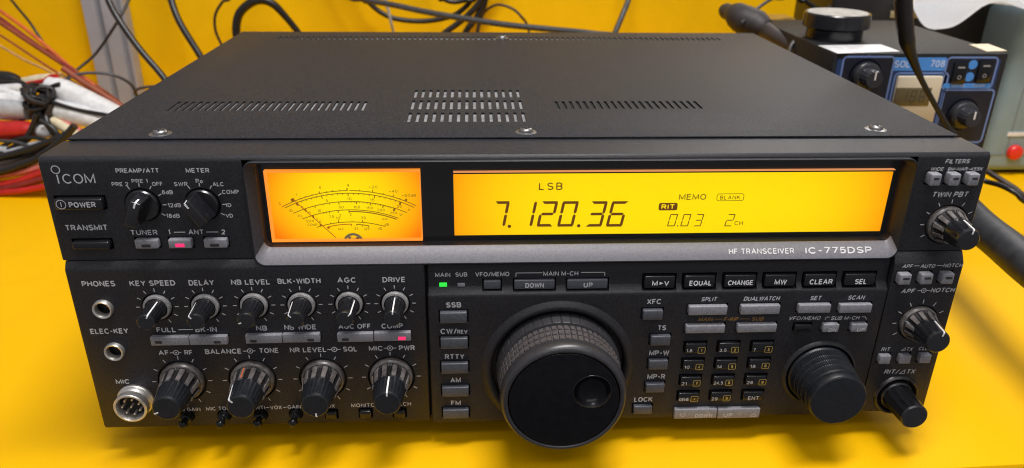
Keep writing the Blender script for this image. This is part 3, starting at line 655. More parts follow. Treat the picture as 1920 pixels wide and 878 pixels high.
mic = link_mesh('microphone_socket', b, M['silver'], T, 30, 'plated round microphone socket with pins')
b = bmesh.new(); lathe(b, cx, cz, [(6.65, -2.5), (6.6, -3.0), (0, -3.0)], 48); link_mesh('socket_insert', b, M['black'], mic)
for i in range(8):
    px, pz = (cx, cz) if i == 7 else (cx+4.3*math.sin(2*PI*i/7+.25), cz+4.3*math.cos(2*PI*i/7+.25))
    b = bmesh.new(); lathe(b, px, pz, [(.55, -2.9), (.55, -6.2), (.35, -6.6), (0, -6.7)], 16); link_mesh('pin', b, M['silver'], mic)
for cx, cz in ((-170.87,7.04), (-152.58,6.85), (-134.32,6.75), (-116.77,6.67)):
    cyl_cut(holes['low'], cx, cz, 3.6, -4, 3)
    b = bmesh.new(); lathe(b, cx, cz, [(0, 3), (3.0, 3), (3.0, -3.4), (2.8, -3.8), (1.7, -4.2), (1.6, -6), (2.2, -6.5), (2.35, -7.4), (2.2, -8.2), (1.6, -8.9), (.7, -9.2), (0, -9.25)], 36); link_mesh('trimmer_knob', b, M['glossblack'], T, 40)

# ---- panels
upper = [(4.6, 143.8), (3.5, 143.6), (2.6, 142.8), (2.12, 141.9), (2, 141.1), (2, 94.2), (2.4, 93.9), (3, 93.8), (25.6, 93.8), (25.6, 143.8)]
b = bmesh.new(); prism(b, upper, -214.4, 214.4, 1.1)
rbox(holes['up'], -127.2, 179.7, -5, 14, 88, 142.0)
up_o = link_mesh('upper_panel', boolean(b, holes['up']), M['panel'], T, 30)
b = bmesh.new(); prism(b, [(4, 93.7), (2.6, 93.7), (2.2, 93.4), (.35, 90.5), (.06, 89.8), (0, 89), (0, 1.6), (.5, .4), (1.6, 0), (25, 0), (25, 93.4)], -213.4, -48.6, .9)
low_o = link_mesh('lower_panel', boolean(b, holes['low']), M['panel'], T, 30)
b = bmesh.new(); prism(b, [(4, 89.6), (2.6, 89.4), (2.3, 89.0), (2.2, 88.4), (2.2, 78.3), (2.0, 77.6), (-.4, 74.6), (-.72, 74.1), (-.8, 73.2), (-.8, 1.2), (-.4, -.4), (.8, -1.2), (25, -1.2), (25, 89.2)], -47.6, 178.6, .8)
ctl_o = link_mesh('control_panel', boolean(b, holes['ctl']), M['panel'], T, 30)
b = bmesh.new(); prism(b, [(5, 93.7), (2.6, 93.6), (2.2, 93.2), (-.45, 88.9), (-.75, 88.2), (-.8, 87), (-.8, 1.8), (-.3, .6), (.8, .2), (25, .2), (25, 93.0)], 178.9, 213.4, .5)
rt_o = link_mesh('side_control_panel', boolean(b, holes['rt']), M['panel'], T, 30)
for o, bm_ in ((up_o, text_up), (low_o, text_low), (rt_o, text_rt)): link_mesh('printed_legend', bm_, M['white'], o, flat=True)
link_mesh('printed_legend', text_ctl, [M['white'], M['orangeprint']], ctl_o, flat=True)
b = bmesh.new(); rbox(b, -211, 211, 14, 26, 1, 143.2); rbox(b, -211, 211, 4.2, 26, 1, 92); link_mesh('panel_backing', b, M['black'], T)
# ---- chassis, cover
b = bmesh.new(); rbox(b, -209, 209, 26.2, 322, 1.5, 143.8)
for f in b.faces: f.material_index = 0
rbox(b, 14, 108, 70, 100, 143.8, 143.9, mi=1)
link_mesh('chassis', b, [M['steel'], M['black']], T)
b = bmesh.new(); rbox(b, -212.3, 212.3, 25.8, 323.5, 144.0, 144.9, .3, 2)
c_ = bmesh.new()
def slot(x, y0, y1, w): rbox(c_, x-w/2, x+w/2, y0, y1, 141, 147)
for i in range(27): slot(-184+i*3.86, 75, 94, 1.7)
for i in range(21): slot(21.2+i*3.9, 77.5, 93.5, 1.7)
for i in range(15):
    for y0, y1 in ((52.5, 70), (77.2, 95.8), (102.8, 120)): slot(-57.6+i*4.2, y0, y1, 1.75)
for i in range(84): slot(-175+i*4.2, 288, 300, 1.7)
top = link_mesh('top_cover', boolean(b, c_), M['cover'], T, 30)
b = bmesh.new(); rbox(b, -212.3, -210.9, 25.8, 323.5, 4, 143.4); rbox(b, 210.9, 212.3, 25.8, 323.5, 4, 143.4); link_mesh('side_cover', b, M['cover'], T)
for x, y in ((-172.5, 33), (.5, 34), (176, 37), (-1, 296)):
    b = bmesh.new(); vlathe(b, x, y, [(5.2, 144.95), (4.2, 145.25), (3.4, 145.3), (3.3, 145.9), (2.9, 146.6), (1.6, 147.1), (0, 147.2)], 32)
    k = link_mesh('cover_screw', b, M['screw'], T, 40)
    b = bmesh.new(); rbox(b, x-2.0, x+2.0, y-.35, y+.35, 146.9, 147.25); rbox(b, x-.35, x+.35, y-2.0, y+2.0, 146.9, 147.26); link_mesh('cross_recess', b, M['black'], k)
for x in (-175, 175):
    for y in (40, 290):
        b = bmesh.new(); vlathe(b, x, y, [(0, -15), (9, -15), (10, -14), (11, 1.4), (0, 1.5)], 32); link_mesh('rubber_foot', b, M['black'], T)

# ---- display
b = bmesh.new(); bx0, bx1, bz0, bz1 = -127, 179.5, 90.6, 141.8
def loop(x0, x1, z0, z1, r, y): return [b.verts.new((p_[0], y, p_[1])) for p_ in rrect_pts((x0+x1)/2, (z0+z1)/2, x1-x0, z1-z0, r, 6)]
L = [loop(bx0, bx1, bz0, bz1, 5, 12), loop(bx0, bx1, bz0, bz1, 5, .2), loop(bx0+.3, bx1-.3, bz0+.3, bz1-.3, 4.8, -.15), loop(bx0+.9, bx1-.9, bz0+.8, bz1-.8, 4.4, -.1),
     loop(bx0+4.3, bx1-2.6, 98, bz1-1.8, 3, 5), loop(bx0+4.4, bx1-2.7, 98.1, bz1-1.9, 3, 5.4), loop(bx0+4.4, bx1-2.7, 98.2, bz1-1.9, 3, 14)]
for i, (p_, q) in enumerate(zip(L, L[1:])):
    for j in range(len(p_)):
        f = b.faces.new((p_[j], q[j], q[(j+1) % len(p_)], p_[(j+1) % len(p_)]))
        z_ = f.calc_center_median()
        f.material_index = 1 if i >= 5 or (i < 3) or z_.z > 100 else 0  # top and side slopes darker than the bottom: shade put into the colour
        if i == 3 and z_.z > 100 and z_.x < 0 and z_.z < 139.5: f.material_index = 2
bezel = link_mesh('display_bezel', b, [M['bezel'], M['panel'], mat('bezel_side_shaded', (.055, .055, .066), .7, spec=.12, grain=.15, bump=.2)], T, 40, 'grey sloping frame round the display window')
b = bmesh.new(); sl = Vector((0, 5, 7)).normalized()
(p0, w0, h0), (p1, w1, h1) = ((112.92,2.46,94.44),32.03,2.75), ((150.88,2.48,94.47),32.84,3.27)
text(b, 'HF TRANSCEIVER', 0, 0, w0, h0, frame(p0, (1, 0, 0), sl), weight=.012, d=.42)
text(b, 'IC-775DSP', 0, 0, w1, h1, frame(p1, (1, 0, 0), sl), weight=.022, d=.42)
link_mesh('printed_legend', b, M['bright'], bezel, flat=True)
b = bmesh.new(); rbox(b, -122.9, 177, 10.6, 13.5, 97.8, 140.3); link_mesh('display_mask', b, M['glossblack'], T, 30)
mx0, mx1, mz0, mz1 = -118.9, -50.0, 100.1, 133.7
lx0, lx1, lz0, lz1 = -34.4, 174.0, 101.1, 131.8
ms = screen_mat('meter_backlight', mx0-6, mx1+6, mz0-8, mz1+14, (1, .19, 0), (1, .78, 0), 1.04, 2.0, .8)
lsm = screen_mat('lcd_backlight', lx0-4, lx1+4, lz0-18, lz1+16, (1, .30, 0), (1, .755, 0), 1.04, 4.5, .35)
b = bmesh.new(); rbox(b, mx0, mx1, 10, 12, mz0, mz1); meter = link_mesh('meter_face', b, ms, T, 30, 'amber lit meter face with curved scales')
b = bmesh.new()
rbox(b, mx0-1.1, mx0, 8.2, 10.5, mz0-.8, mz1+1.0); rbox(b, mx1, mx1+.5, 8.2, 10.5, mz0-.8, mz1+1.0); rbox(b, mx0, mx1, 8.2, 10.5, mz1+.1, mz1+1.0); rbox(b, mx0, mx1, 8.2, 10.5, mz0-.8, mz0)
link_mesh('meter_rim_glow', b, M['glow'], meter, 30)  # emissive strips put the backlight's glow on the meter's side walls
b = bmesh.new(); rbox(b, lx0, lx1, 10, 12, lz0, lz1); lcd = link_mesh('lcd_screen', b, lsm, T, 30, 'wide amber lit digital display')
b = bmesh.new(); rbox(b, lx0, lx1, 8.6, 10.5, lz1+1.35, lz1+1.7); link_mesh('edge_reflection', b, M['edge'], lcd, 30)  # emissive strip stands in for the display's reflection on the ledge
b = bmesh.new(); rbox(b, -122.5, 176.7, 6.0, 6.8, 98.3, 139.8); link_mesh('display_window', b, M['glass'], T, 30)
# meter scales
MF = FRONT(9.95)
def arc3(a, m_, c):
    (x1, y1), (x2, y2), (x3, y3) = a, m_, c
    d = 2*(x1*(y2-y3)+x2*(y3-y1)+x3*(y1-y2))
    ux = ((x1**2+y1**2)*(y2-y3)+(x2**2+y2**2)*(y3-y1)+(x3**2+y3**2)*(y1-y2))/d
    uy = ((x1**2+y1**2)*(x3-x2)+(x2**2+y2**2)*(x1-x3)+(x3**2+y3**2)*(x2-x1))/d
    return ux, uy, math.hypot(x1-ux, y1-uy), math.atan2(y1-uy, x1-ux), math.atan2(y3-uy, x3-ux)
b = bmesh.new()
def arc(pts, w, f0=0, f1=1, mi=0, dr=0, n=30):
    x, z, r, a0, a1 = arc3(*pts)
    ring2d(b, x, z, r+dr, w, MF, n=n, mi=mi, a0=a0+(a1-a0)*f1, a1=a0+(a1-a0)*f0)
    return lambda f, r0, r1, tw, mi=0: line(b, [(x+(r+r0)*math.cos(a0+(a1-a0)*f), z+(r+r0)*math.sin(a0+(a1-a0)*f)), (x+(r+r1)*math.cos(a0+(a1-a0)*f), z+(r+r1)*math.sin(a0+(a1-a0)*f))], tw, MF, mi=mi)
A1 = ((-113.88,116.51), (-82.46,124.34), (-51.94,116.47)); A2 = ((-112.77,115.88), (-82.55,123.07), (-52.94,115.59)); A3 = ((-109.12,113.2), (-82.15,118.96), (-56.56,113.12))
A4 = ((-105.28,110.28), (-82.7,114.77), (-60.5,110.26)); A5 = ((-98.99,106), (-82.19,108.63), (-66.91,106.09)); A6 = ((-94.18,106.01), (-82.52,107.47), (-74.15,106.43))
TH = .38
tk = arc(A1, TH, 0, .492); arc(A1, TH, .508, 1)
for f, r1, w in ((.095, 1.6, 1.6), (.15, .7, .3), (.19, .7, .3), (.24, .7, .3), (.295, 1.3, .35), (.345, .7, .3), (.39, .7, .3), (.44, .7, .3), (.492, 1.3, .5), (.58, .7, .3), (.67, 1.3, .35), (.75, .7, .3), (.82, 1.2, .4), (.87, .7, .3), (.915, 1.3, .9)): tk(f, 0, r1, w)
tk = arc(A2, TH)
for i in range(21):
    f = .10+.79*i/20; tk(f, -(1.5 if i % 5 == 0 else .8), 0, .9 if i in (0, 20) else (.42 if i % 5 == 0 else .3))
tk = arc(A3, TH)
for f, r1, w in ((.11, 1.4, .9), (.20, 1.2, .35), (.28, .8, .3), (.33, .8, .3), (.41, 1.3, .42), (.56, 1.3, .42), (.68, 1.3, .42), (.79, 1.4, .5), (.89, 1.5, .9)): tk(f, -r1, 0, w)
for i in range(20): tk(.43+.45*i/20, -.7, 0, .28)
tk = arc(A4, TH); arc(A4, .5, .49, .985, dr=-.85)
for f, r1, w in ((.115, 1.3, .9), (.23, .7, .3), (.26, .7, .3), (.29, 1.0, .35), (.38, 1.2, .4), (.49, 1.6, .4)): tk(f, -r1, 0, w)
tk = arc(A5, TH)
for f, r1, w in ((.07, 1.2, .9), (.21, .7, .3), (.33, 1.2, .42), (.52, .7, .3), (.67, 1.2, .42)): tk(f, 0, r1, w)
tk = arc(A6, .42, 0, .58, 1); tk(.03, -.9, 0, 1.2, 1); tk(.575, -.9, 0, .42, 1); tk = arc(A6, .42, .69, .98); tk(.695, -.7, 0, .35); tk(.83, -.8, 0, .35); tk(.975, -.9, 0, .42)
for s, q, w in (('S', (-114.79,118.06), 1.3), ('1', (-106.87,122.6), .5), ('5', (-95.62,125.82), 1.1), ('9', (-82.87,126.99), 1.2), ('+20', (-71.47,126.04), 4.0), ('+40', (-62.35,123.88), 4.0), ('+60dB', (-55.17,121.77), 6.6),
                ('ID', (-110.06,114.66), 1.7), ('0', (-104.68,116.32), 1.1), ('5', (-93.12,119.42), 1.1), ('10', (-82.76,120.3), 2.0), ('15', (-72.21,119.6), 1.9), ('20', (-59.87,116.28), 2.2), ('A', (-55.48,114.57), 1.2),
                ('Po', (-106.07,111.86), 2), ('0', (-101.62,113.54), 1.1), ('10', (-97.02,114.43), 1.7), ('50', (-86.79,116.16), 2.2), ('100', (-79.59,116.09), 3.0), ('150', (-73.7,115.62), 3.0), ('200', (-68.5,114.53), 3.4), ('250', (-62.82,113.02), 3.2), ('W', (-59.25,112.09), 1.6),
                ('SWR', (-101.8,109.25), 3.6), ('1', (-98.51,110.11), .5), ('1.5', (-91.56,111.51), 2.2), ('2', (-87.54,112.1), 1.1), ('3', (-82.78,112.42), 1.0), ('oo', (-66.93,110.06), 2.4),
                ('COMP', (-100.78,107.35), 4.6), ('0', (-97.05,108.89), 1.1), ('10', (-88.76,110.54), 1.8), ('20', (-76.9,110.69), 2.1), ('dB', (-66.22,107.15), 2.0), ('24', (-80.51,105.22), 1.9), ('32V', (-75.69,104.96), 2.7), ('VD', (-69.54,105), 2.0)):
    text(b, s, *q, w, 1.35, MF, weight=-.005)
text(b, 'ALC', *(-87.76,105.09), 2.9, 1.3, MF, weight=-.005, mi=1)
link_mesh('meter_scale', b, [M['ink2'], M['redink']], meter, flat=True)
b = bmesh.new(); line(b, [(-90.27,100.84), (-108.36,120.52)], .34, FRONT(9.2)); n0 = (-90.27,100.84); n1 = (-108.36,120.52)
tube(b, [(n0[0], 9.2, n0[1]), ((n0[0]+n1[0])/2, 9.2, (n0[1]+n1[1])/2), (n1[0], 9.2, n1[1])], .17, 8, 2)
link_mesh('needle', b, M['redink'], meter)
b = bmesh.new(); pc = (-82.2,98.49)
ring2d(b, pc[0], pc[1], 4.2, 1.2, FRONT(9.0), n=20, a0=.42, a1=2.7); disc2d(b, pc[0]-1.7, pc[1]+2.3, .8, FRONT(9.1)); disc2d(b, pc[0]+2, pc[1]+2.2, .7, FRONT(9.1)); line(b, [(pc[0]-.4, pc[1]+2.2), (pc[0]+4.5, pc[1]+2.0)], .4, FRONT(9.1))
link_mesh('needle_pivot', b, M['brass'], meter, flat=True)
# digits
LF = FRONT(9.95)
def seven(bm, ch, cx, cz, w, h, t, sl_=.18, g=.14):
    seg = {'0': 'abcdef', '1': 'bc', '2': 'abged', '3': 'abgcd', '4': 'fgbc', '5': 'afgcd', '6': 'afgedc', '7': 'abc', '8': 'abcdefg'}[ch]
    X0, X1, Z0, Z1 = -w/2, w/2, -h/2, h/2
    hx = lambda z, e=0: [(X0+g+t*.5, z), (X0+g+t, z+t/2), (X1-g-t, z+t/2), (X1-g-t*.5, z), (X1-g-t, z-t/2), (X0+g+t, z-t/2)]
    vt = lambda x, a, c: [(x, a+g), (x+t/2, a+g+t/2), (x+t/2, c-g-t/2), (x, c-g), (x-t/2, c-g-t/2), (x-t/2, a+g+t/2)]
    D_ = {'a': [(X0+g, Z1), (X1-g*.5, Z1), (X1-g-t, Z1-t), (X0+g+t, Z1-t)], 'd': [(X0+g, Z0), (X0+g+t, Z0+t), (X1-g-t, Z0+t), (X1-g, Z0)], 'g': hx(0),
          'b': vt(X1-t/2, 0, Z1), 'c': vt(X1-t/2, Z0, 0), 'f': vt(X0+t/2, 0, Z1), 'e': vt(X0+t/2, Z0, 0)}
    for s in seg:
        pts = [(cx+x+(z-Z0)*sl_, cz+z) for x, z in D_[s]]
        poly(bm, pts, LF)
b = bmesh.new()
for ch, bx in (('7', (-13.89,111.98,6.94,12.97)), ('1', (-0.95,111.86,6.97,13)), ('2', (8.54,111.77,7.75,13.02)), ('0', (18.36,111.68,7.77,13.04)), ('3', (32.09,111.54,7.8,13.07)), ('6', (41.93,111.45,7.95,13.09))):
    seven(b, ch, *bx, 1.35)
for ch, bx in (('0', (69.65,107.97,3.79,6.41)), ('0', (76.1,107.9,3.8,6.42)), ('3', (82.4,107.84,3.7,6.42)), ('2', (97.66,107.69,3.72,6.44))):
    seven(b, ch, *bx, .48, g=.1)
for q, r in (((-8.27,105.6), .85), ((24.97,105.53), .85), ((72.99,105), .35)): disc2d(b, *q, r, LF)
text(b, 'LSB', 10.91,125.77,11.13,3.72, LF, weight=.0, space=1.25)
text(b, 'MEMO', 78.71,119.9,13.1,2.99, LF, weight=.0); text(b, 'BLANK', 96.86,119.45,9.69,2.07, LF, weight=-.004, space=1.15); text(b, 'CH', 102.78,106.12,4.12,2.25, LF, weight=-.004, space=1.1)
rrect_line(b, 96.95,119.56,12.92,3.54, 1.0, .28, LF)
poly(b, rrect_pts(67.37,115.03,9.01,3.84, .9), LF)
text(b, 'RIT', 67.37,115.01,6.44,2.47, LF, weight=.02, d=.12, mi=1)
link_mesh('display_digits', b, [M['ink'], M['yellowlit']], lcd, flat=True)


# ================================================================== BEHIND AND BESIDE THE RADIO
def cable(label, pts, r, material, name='cable', cat='cable', group=None, sub=8, ends=''):
    """ends: how each end runs on out of sight - u up and over the wall, r down to a socket on the radio's rear, l away along the bench, b down to the bench"""
    pts = [Vector(p_) for p_ in pts]; rad = list(r) if isinstance(r, (list, tuple)) else [r]*len(pts)
    at0 = pts[0].copy()
    for side, e in zip((0, 1), (ends+'--')[:2]):
        q = pts[0] if side == 0 else pts[-1]; d = (q-(pts[1] if side == 0 else pts[-2])).normalized(); add = []
        if e == 'u': add = [q+d*60+Vector((0, 0, 60)), Vector((q.x+d.x*160, 655, max(q.z, 150)+230)), Vector((q.x+d.x*220, 720, max(q.z, 150)+260))]
        if e == 'r':
            sx_ = max(-185, min(185, q.x*.85)); sz_ = 45+(abs(q.x*7.3) % 55)
            add = [Vector((q.x*.95, (q.y+430)/2, (q.z+sz_)/2)), Vector((sx_, 390, sz_)), Vector((sx_, 345, sz_)), Vector((sx_, 321, sz_))]
        if e == 'l': add = [q+Vector((d.x*120, d.y*60, max(d.z*60, -6-q.z) if d.z < 0 else d.z*60)), q+Vector((d.x*320, d.y*120, max(d.z*100, -8-q.z) if d.z < 0 else d.z*140))]
        if e == 's': add = [q+Vector((22, 34, min(0, -8-q.z)*.7)), Vector((-226-rad[0], q.y+130, -14.6+rad[0])), Vector((-226-rad[0], 470, -14.6+rad[0]))]
        if e == 'b': add = [q+Vector((d.x*25, 12, (-11-q.z)*.6)), q+Vector((d.x*60, 30, -11-q.z)), q+Vector((d.x*100+15, 60, -11-q.z))]
        if side == 0: pts = add[::-1]+pts; rad = [rad[0]]*len(add)+rad
        else: pts = pts+add; rad = rad+[rad[-1]]*len(add)
    r = rad
    b = bmesh.new(); tube(b, pts, r, 12, sub)
    bmesh.ops.recalc_face_normals(b, faces=b.faces)
    return solid(name, label, cat, b, material, at0, group, 60)
C = {k: mat('cable_'+k, c, ro, grain=.15, gscale=150) for k, c, ro in (
    ('black', (.011, .010, .010), .34), ('brownblack', (.035, .022, .016), .5), ('grey', (.055, .055, .058), .36), ('pale', (.45, .45, .42), .5), ('red', (.50, .015, .012), .4), ('darkred', (.22, .018, .014), .5),
    ('orange', (.62, .13, .02), .45), ('brown', (.28, .055, .015), .5), ('tan', (.55, .30, .10), .5), ('cream', (.72, .62, .42), .5), ('white', (.74, .74, .74), .45), ('pink', (.62, .16, .14), .5), ('sleeve', (.42, .43, .45), .5))}
g = 'black cables hanging behind the radio'
cable('thick grey-sheened black cable falling across the aluminium post to the radio', [(-382.0,470.0,170.6),(-375.8,462.0,151.8),(-366.3,454.0,134.9),(-348.8,446.0,108.9),(-326.7,438.0,81.5),(-315.3,430.0,62.8)], 3.2, C['black'], group=g, ends='ur')
cable('thin black cable crossing the thick one in an X before the post', [(-382.0,560.0,161.8),(-390.7,544.0,141.6),(-398.9,528.0,122.8),(-421.0,512.0,91.6),(-437.9,496.0,75.9),(-445.3,480.0,64.4)], 1.5, C['black'], group=g, ends='ub')
cable('black cable arching low over the white sleeve at the left', [(-443.9,430.0,47.1),(-441.5,435.7,58.9),(-435.4,441.4,70.7),(-417.5,447.1,81.1),(-402.2,452.9,83.0),(-384.1,458.6,79.6),(-371.1,464.3,69.2),(-367.3,470.0,52.9)], 1.5, C['grey'], group=g, ends='br')
cable('thin straight black wire running above the orange wires at the left', [(-513.4,540.0,154.9),(-501.7,528.0,139.2),(-484.5,516.0,122.6),(-463.3,504.0,93.1),(-437.2,492.0,77.8),(-421.2,480.0,64.4)], 1.3, C['black'], group=g, ends='ub')
cable('thick black cable bending right, next right of the aluminium post', [(-368.7,600.0,158.0),(-363.6,590.0,136.0),(-354.1,580.0,111.7),(-333.8,570.0,76.6),(-320.0,560.0,52.0)], 3.9, C['black'], group=g, ends='ur')
cable('thin dark loop standing up at the left rear corner of the radio', [(-291.5,590.0,148.0),(-307.6,592.0,133.7),(-318.1,594.0,119.3),(-321.2,596.0,101.6),(-316.6,598.0,82.3),(-312.0,600.0,62.0)], 1.6, C['brownblack'], group=g, ends='ur')
cable('thickest black cable, bent in an arch over the rear left corner', [(-293.7,590.0,76.5),(-296.5,591.2,99.4),(-291.2,592.5,119.6),(-277.9,593.8,131.9),(-264.5,595.0,135.9),(-252.2,596.2,131.1),(-240.6,597.5,117.9),(-227.0,598.8,98.4),(-216.6,600.0,81.0)], [4.6, 4.8, 5, 5, 5, 4.6, 4, 3.6, 3.6], C['black'], group=g, ends='rr')
cable('long grey cable sloping down to the right behind the radio', [(-174.0,600.0,146.4),(-145.3,585.0,138.3),(-111.1,570.0,134.0),(-77.6,555.0,129.3),(-33.3,540.0,124.2),(13.6,525.0,119.8),(63.9,510.0,117.3),(102.0,495.0,115.9),(139.3,480.0,112.0)], 3.3, C['grey'], group=g, ends='ur')
cable('black cable sagging in a shallow curve below the long grey one', [(-157.8,615.0,146.0),(-145.1,614.4,131.1),(-131.4,613.8,119.7),(-112.9,613.1,112.5),(-81.5,612.5,110.3),(-49.7,611.9,116.0),(-32.5,611.2,126.6),(-23.6,610.6,138.2),(-17.8,610.0,153.3)], 3.1, C['black'], group=g, ends='uu')
cable('black cable of the bundle, leaning farthest left to the radio', [(-11.0,610.0,153.4),(-13.6,608.0,135.6),(-27.5,606.0,120.0),(-42.8,604.0,108.0),(-58.1,602.0,97.2),(-72.3,600.0,81.3)], 3.6, C['black'], group=g, ends='ur')
cable('middle black cable of the bundle leaning to the radio', [(-5.9,614.0,153.0),(-9.2,611.5,135.2),(-19.4,609.0,114.7),(-30.3,606.5,101.5),(-40.7,604.0,80.6)], 3.7, C['black'], group=g, ends='ur')
cable('right dark brown cable of the bundle leaning to the radio', [(-8.4,618.0,152.5),(-7.2,615.5,134.7),(-12.4,613.0,117.9),(-17.6,610.5,100.9),(-21.6,608.0,79.9)], 2.2, C['brownblack'], group=g, ends='ur')
cable('black cable crossing the top of the bundle from the left', [(-67.4,606.0,147.5),(-57.2,606.0,136.8),(-46.1,606.0,133.3),(-32.3,606.0,135.7),(-14.8,606.0,144.2)], 2.8, C['black'], group=g, ends='uu')
cable('thin brown-black half loop right of the cable bundle', [(-17.5,622.0,101.5),(-13.6,618.3,113.4),(-6.0,614.7,123.8),(7.2,611.0,129.9),(23.5,607.3,125.6),(34.1,603.7,116.9),(41.7,600.0,105.2)], 1.6, C['brownblack'], group=g, ends='rr')
cable('short pale grey wire standing behind the radio, left of the bundle', [(-123.5,590.0,140.2),(-121.1,590.0,129.0),(-118.3,590.0,112.3),(-115.0,590.0,92.2)], 1.7, C['pale'], ends='ur')
cable('single dark grey cable hanging alone behind the radio, right of the bundle', [(162.4,600.0,161.4),(157.2,590.0,138.7),(150.6,580.0,125.6),(140.9,570.0,105.5),(131.8,560.0,86.0)], 3.3, C['grey'], group=g, ends='ur')
# wires at the left
w = 'coloured wires strung across the left corner'
cable('orange wire, uppermost of the coloured strands at the left', [(-535.3,520.0,151.7),(-507.7,510.0,134.6),(-480.3,500.0,117.1),(-453.6,490.0,96.3),(-431.4,480.0,79.3),(-404.4,470.0,60.1)], 1.9, C['orange'], 'wire', 'wire', w, ends='lb')
cable('dark red wire in the coloured strands at the left', [(-535.0,516.0,144.3),(-507.5,506.4,127.7),(-479.5,496.8,109.0),(-453.1,487.2,92.5),(-429.5,477.6,78.2),(-397.0,468.0,52.9)], 1.9, C['darkred'], 'wire', 'wire', w, ends='lb')
cable('brown-red wire running on down to the radio under the dark red one', [(-534.2,512.0,138.5),(-506.5,502.8,124.0),(-474.8,493.6,104.2),(-446.5,484.4,87.6),(-420.1,475.2,72.1),(-386.5,466.0,47.8)], 2.5, C['brown'], 'wire', 'wire', w, ends='lb')
cable('thin brown wire hanging lower than the dark red strands', [(-533.6,505.0,125.7),(-505.8,496.0,112.3),(-483.0,487.0,100.0),(-458.1,478.0,85.7),(-433.1,469.0,72.4),(-405.8,460.0,58.2)], 1.1, C['brown'], 'wire', 'wire', w, ends='lb')
cable('tan wire, lowest of the strands crossing the yellow wall at the left', [(-533.7,500.0,114.8),(-505.5,491.0,102.5),(-480.1,482.0,90.2),(-456.4,473.0,82.4),(-435.8,464.0,73.6),(-408.8,455.0,58.3)], 1.3, C['tan'], 'wire', 'wire', w, ends='lb')
cable('broad brown-red wire lying against the white sleeve', [(-426.9,450.0,88.3),(-411.8,447.5,77.3),(-395.0,445.0,66.2),(-377.3,442.5,53.8),(-359.1,440.0,40.3)], 3.2, C['brown'], 'wire', 'wire', w, ends='-b')
cable('narrow tan wire edging the top of the white sleeve', [(-433.0,452.0,83.7),(-418.9,449.5,72.6),(-401.8,447.0,62.5),(-382.7,444.5,49.0),(-365.5,442.0,38.1)], 1.6, C['tan'], 'wire', 'wire', w, ends='-b')
# sleeves, plugs, tapes
def sleeve(label, pts, r, m, name='cable_sleeve', cat='cable sleeve', group='loose sleeves and plugs in the cable heap'):
    return cable(label, pts, r, m, name, cat, group, 5, 'l' if pts[0][0] < -440 else '')
sleeve('big white cable sleeve slanting down to the left side of the radio', [(-438.6,440.0,73.7),(-423.6,436.2,69.3),(-403.7,432.5,59.7),(-381.3,428.8,48.9),(-359.0,425.0,36.9)], [9, 11, 11.5, 11, 10], C['white'])
sleeve('lower white sleeve tucked under the big one', [(-441.3,425.0,56.4),(-422.9,421.7,53.0),(-404.5,418.3,49.6),(-379.4,415.0,42.0)], [9, 10, 10, 9], C['white'])
sleeve('grey sleeve at the far left below the white plug', [(-501.3,425.0,56.5),(-480.9,423.3,54.8),(-466.2,421.7,54.1),(-452.0,420.0,53.5)], [10, 10.5, 10.5, 9], C['sleeve'])
sleeve('white plug body at the left edge under the black plug', [(-506.6,440.0,68.5),(-485.3,438.3,69.4),(-473.0,436.7,70.8),(-459.9,435.0,73.3)], [5.5, 5.5, 5.2, 4], C['white'], 'plug', 'plug')
sleeve('small white plug tip touching the black tape knot', [(-471.4,432.0,67.2),(-465.2,430.0,63.5),(-459.1,428.0,59.8),(-452.9,426.0,56.1)], [4, 6, 6, 4], C['white'], 'plug', 'plug')
sleeve('cream ribbon-like sleeve under the red tag', [(-486.5,460.0,70.2),(-471.3,456.7,72.5),(-453.4,453.3,76.0),(-434.1,450.0,78.8)], [3.6, 5, 5.5, 4.5], C['cream'])
sleeve('grey-beige sleeve behind the black tape knot', [(-475.5,452.0,64.5),(-461.6,450.7,68.1),(-447.8,449.3,71.6),(-436.3,448.0,74.0)], [3.5, 4.5, 4.8, 4], C['pale'])
sleeve('black plug head at the left edge above the white plug', [(-504.5,450.0,78.8),(-488.5,448.7,79.1),(-478.7,447.3,78.9),(-470.2,446.0,77.6)], [6, 7, 6.5, 4.5], C['black'], 'plug', 'plug')
sleeve('red plastic tag on the cream sleeve', [(-446.0,446.0,76.6),(-440.5,444.0,78.6),(-435.0,442.0,80.6),(-429.5,440.0,82.6)], [2.2, 3.2, 3.6, 2.6], C['red'], 'tag', 'tag')
sleeve('dark red plug poking out at the left edge', [(-507.2,436.0,57.9),(-485.0,434.0,61.5),(-475.2,432.0,64.1),(-467.5,430.0,66.7)], [4.4, 4.4, 4, 3], C['darkred'], 'plug', 'plug')
sleeve('thick bright red plug lying at the left edge', [(-502.2,410.0,39.6),(-477.1,408.5,37.8),(-461.4,407.0,38.2),(-448.5,405.5,39.1),(-442.6,404.0,40.1)], [8, 9, 9, 8, 5], C['red'], 'plug', 'plug')
sleeve('white plug between the red plug and the radio', [(-446.0,408.0,38.4),(-439.0,406.7,37.7),(-432.1,405.3,37.0),(-426.5,404.0,36.8)], [5.5, 6.4, 6.2, 4], C['white'], 'plug', 'plug')
sleeve('cream sleeve end beside the radio edge', [(-428.3,412.0,46.1),(-420.8,409.3,42.7),(-412.6,406.7,38.1),(-403.9,404.0,33.6)], [4, 4.8, 5, 4.6], C['cream'])
sleeve('pink sleeve lying along the cream sleeve end', [(-429.4,418.0,49.8),(-421.4,415.3,46.2),(-412.6,412.7,41.7),(-402.6,410.0,36.1)], [2.5, 3.2, 3.2, 2.6], C['pink'])
sleeve('pale grey sleeve in the dark cables at the lower left', [(-494.8,398.0,23.1),(-474.8,396.5,21.4),(-459.4,395.0,20.7),(-441.8,393.5,25.4),(-427.2,392.0,30.0)], [4, 4.5, 5, 5, 4], C['sleeve'])
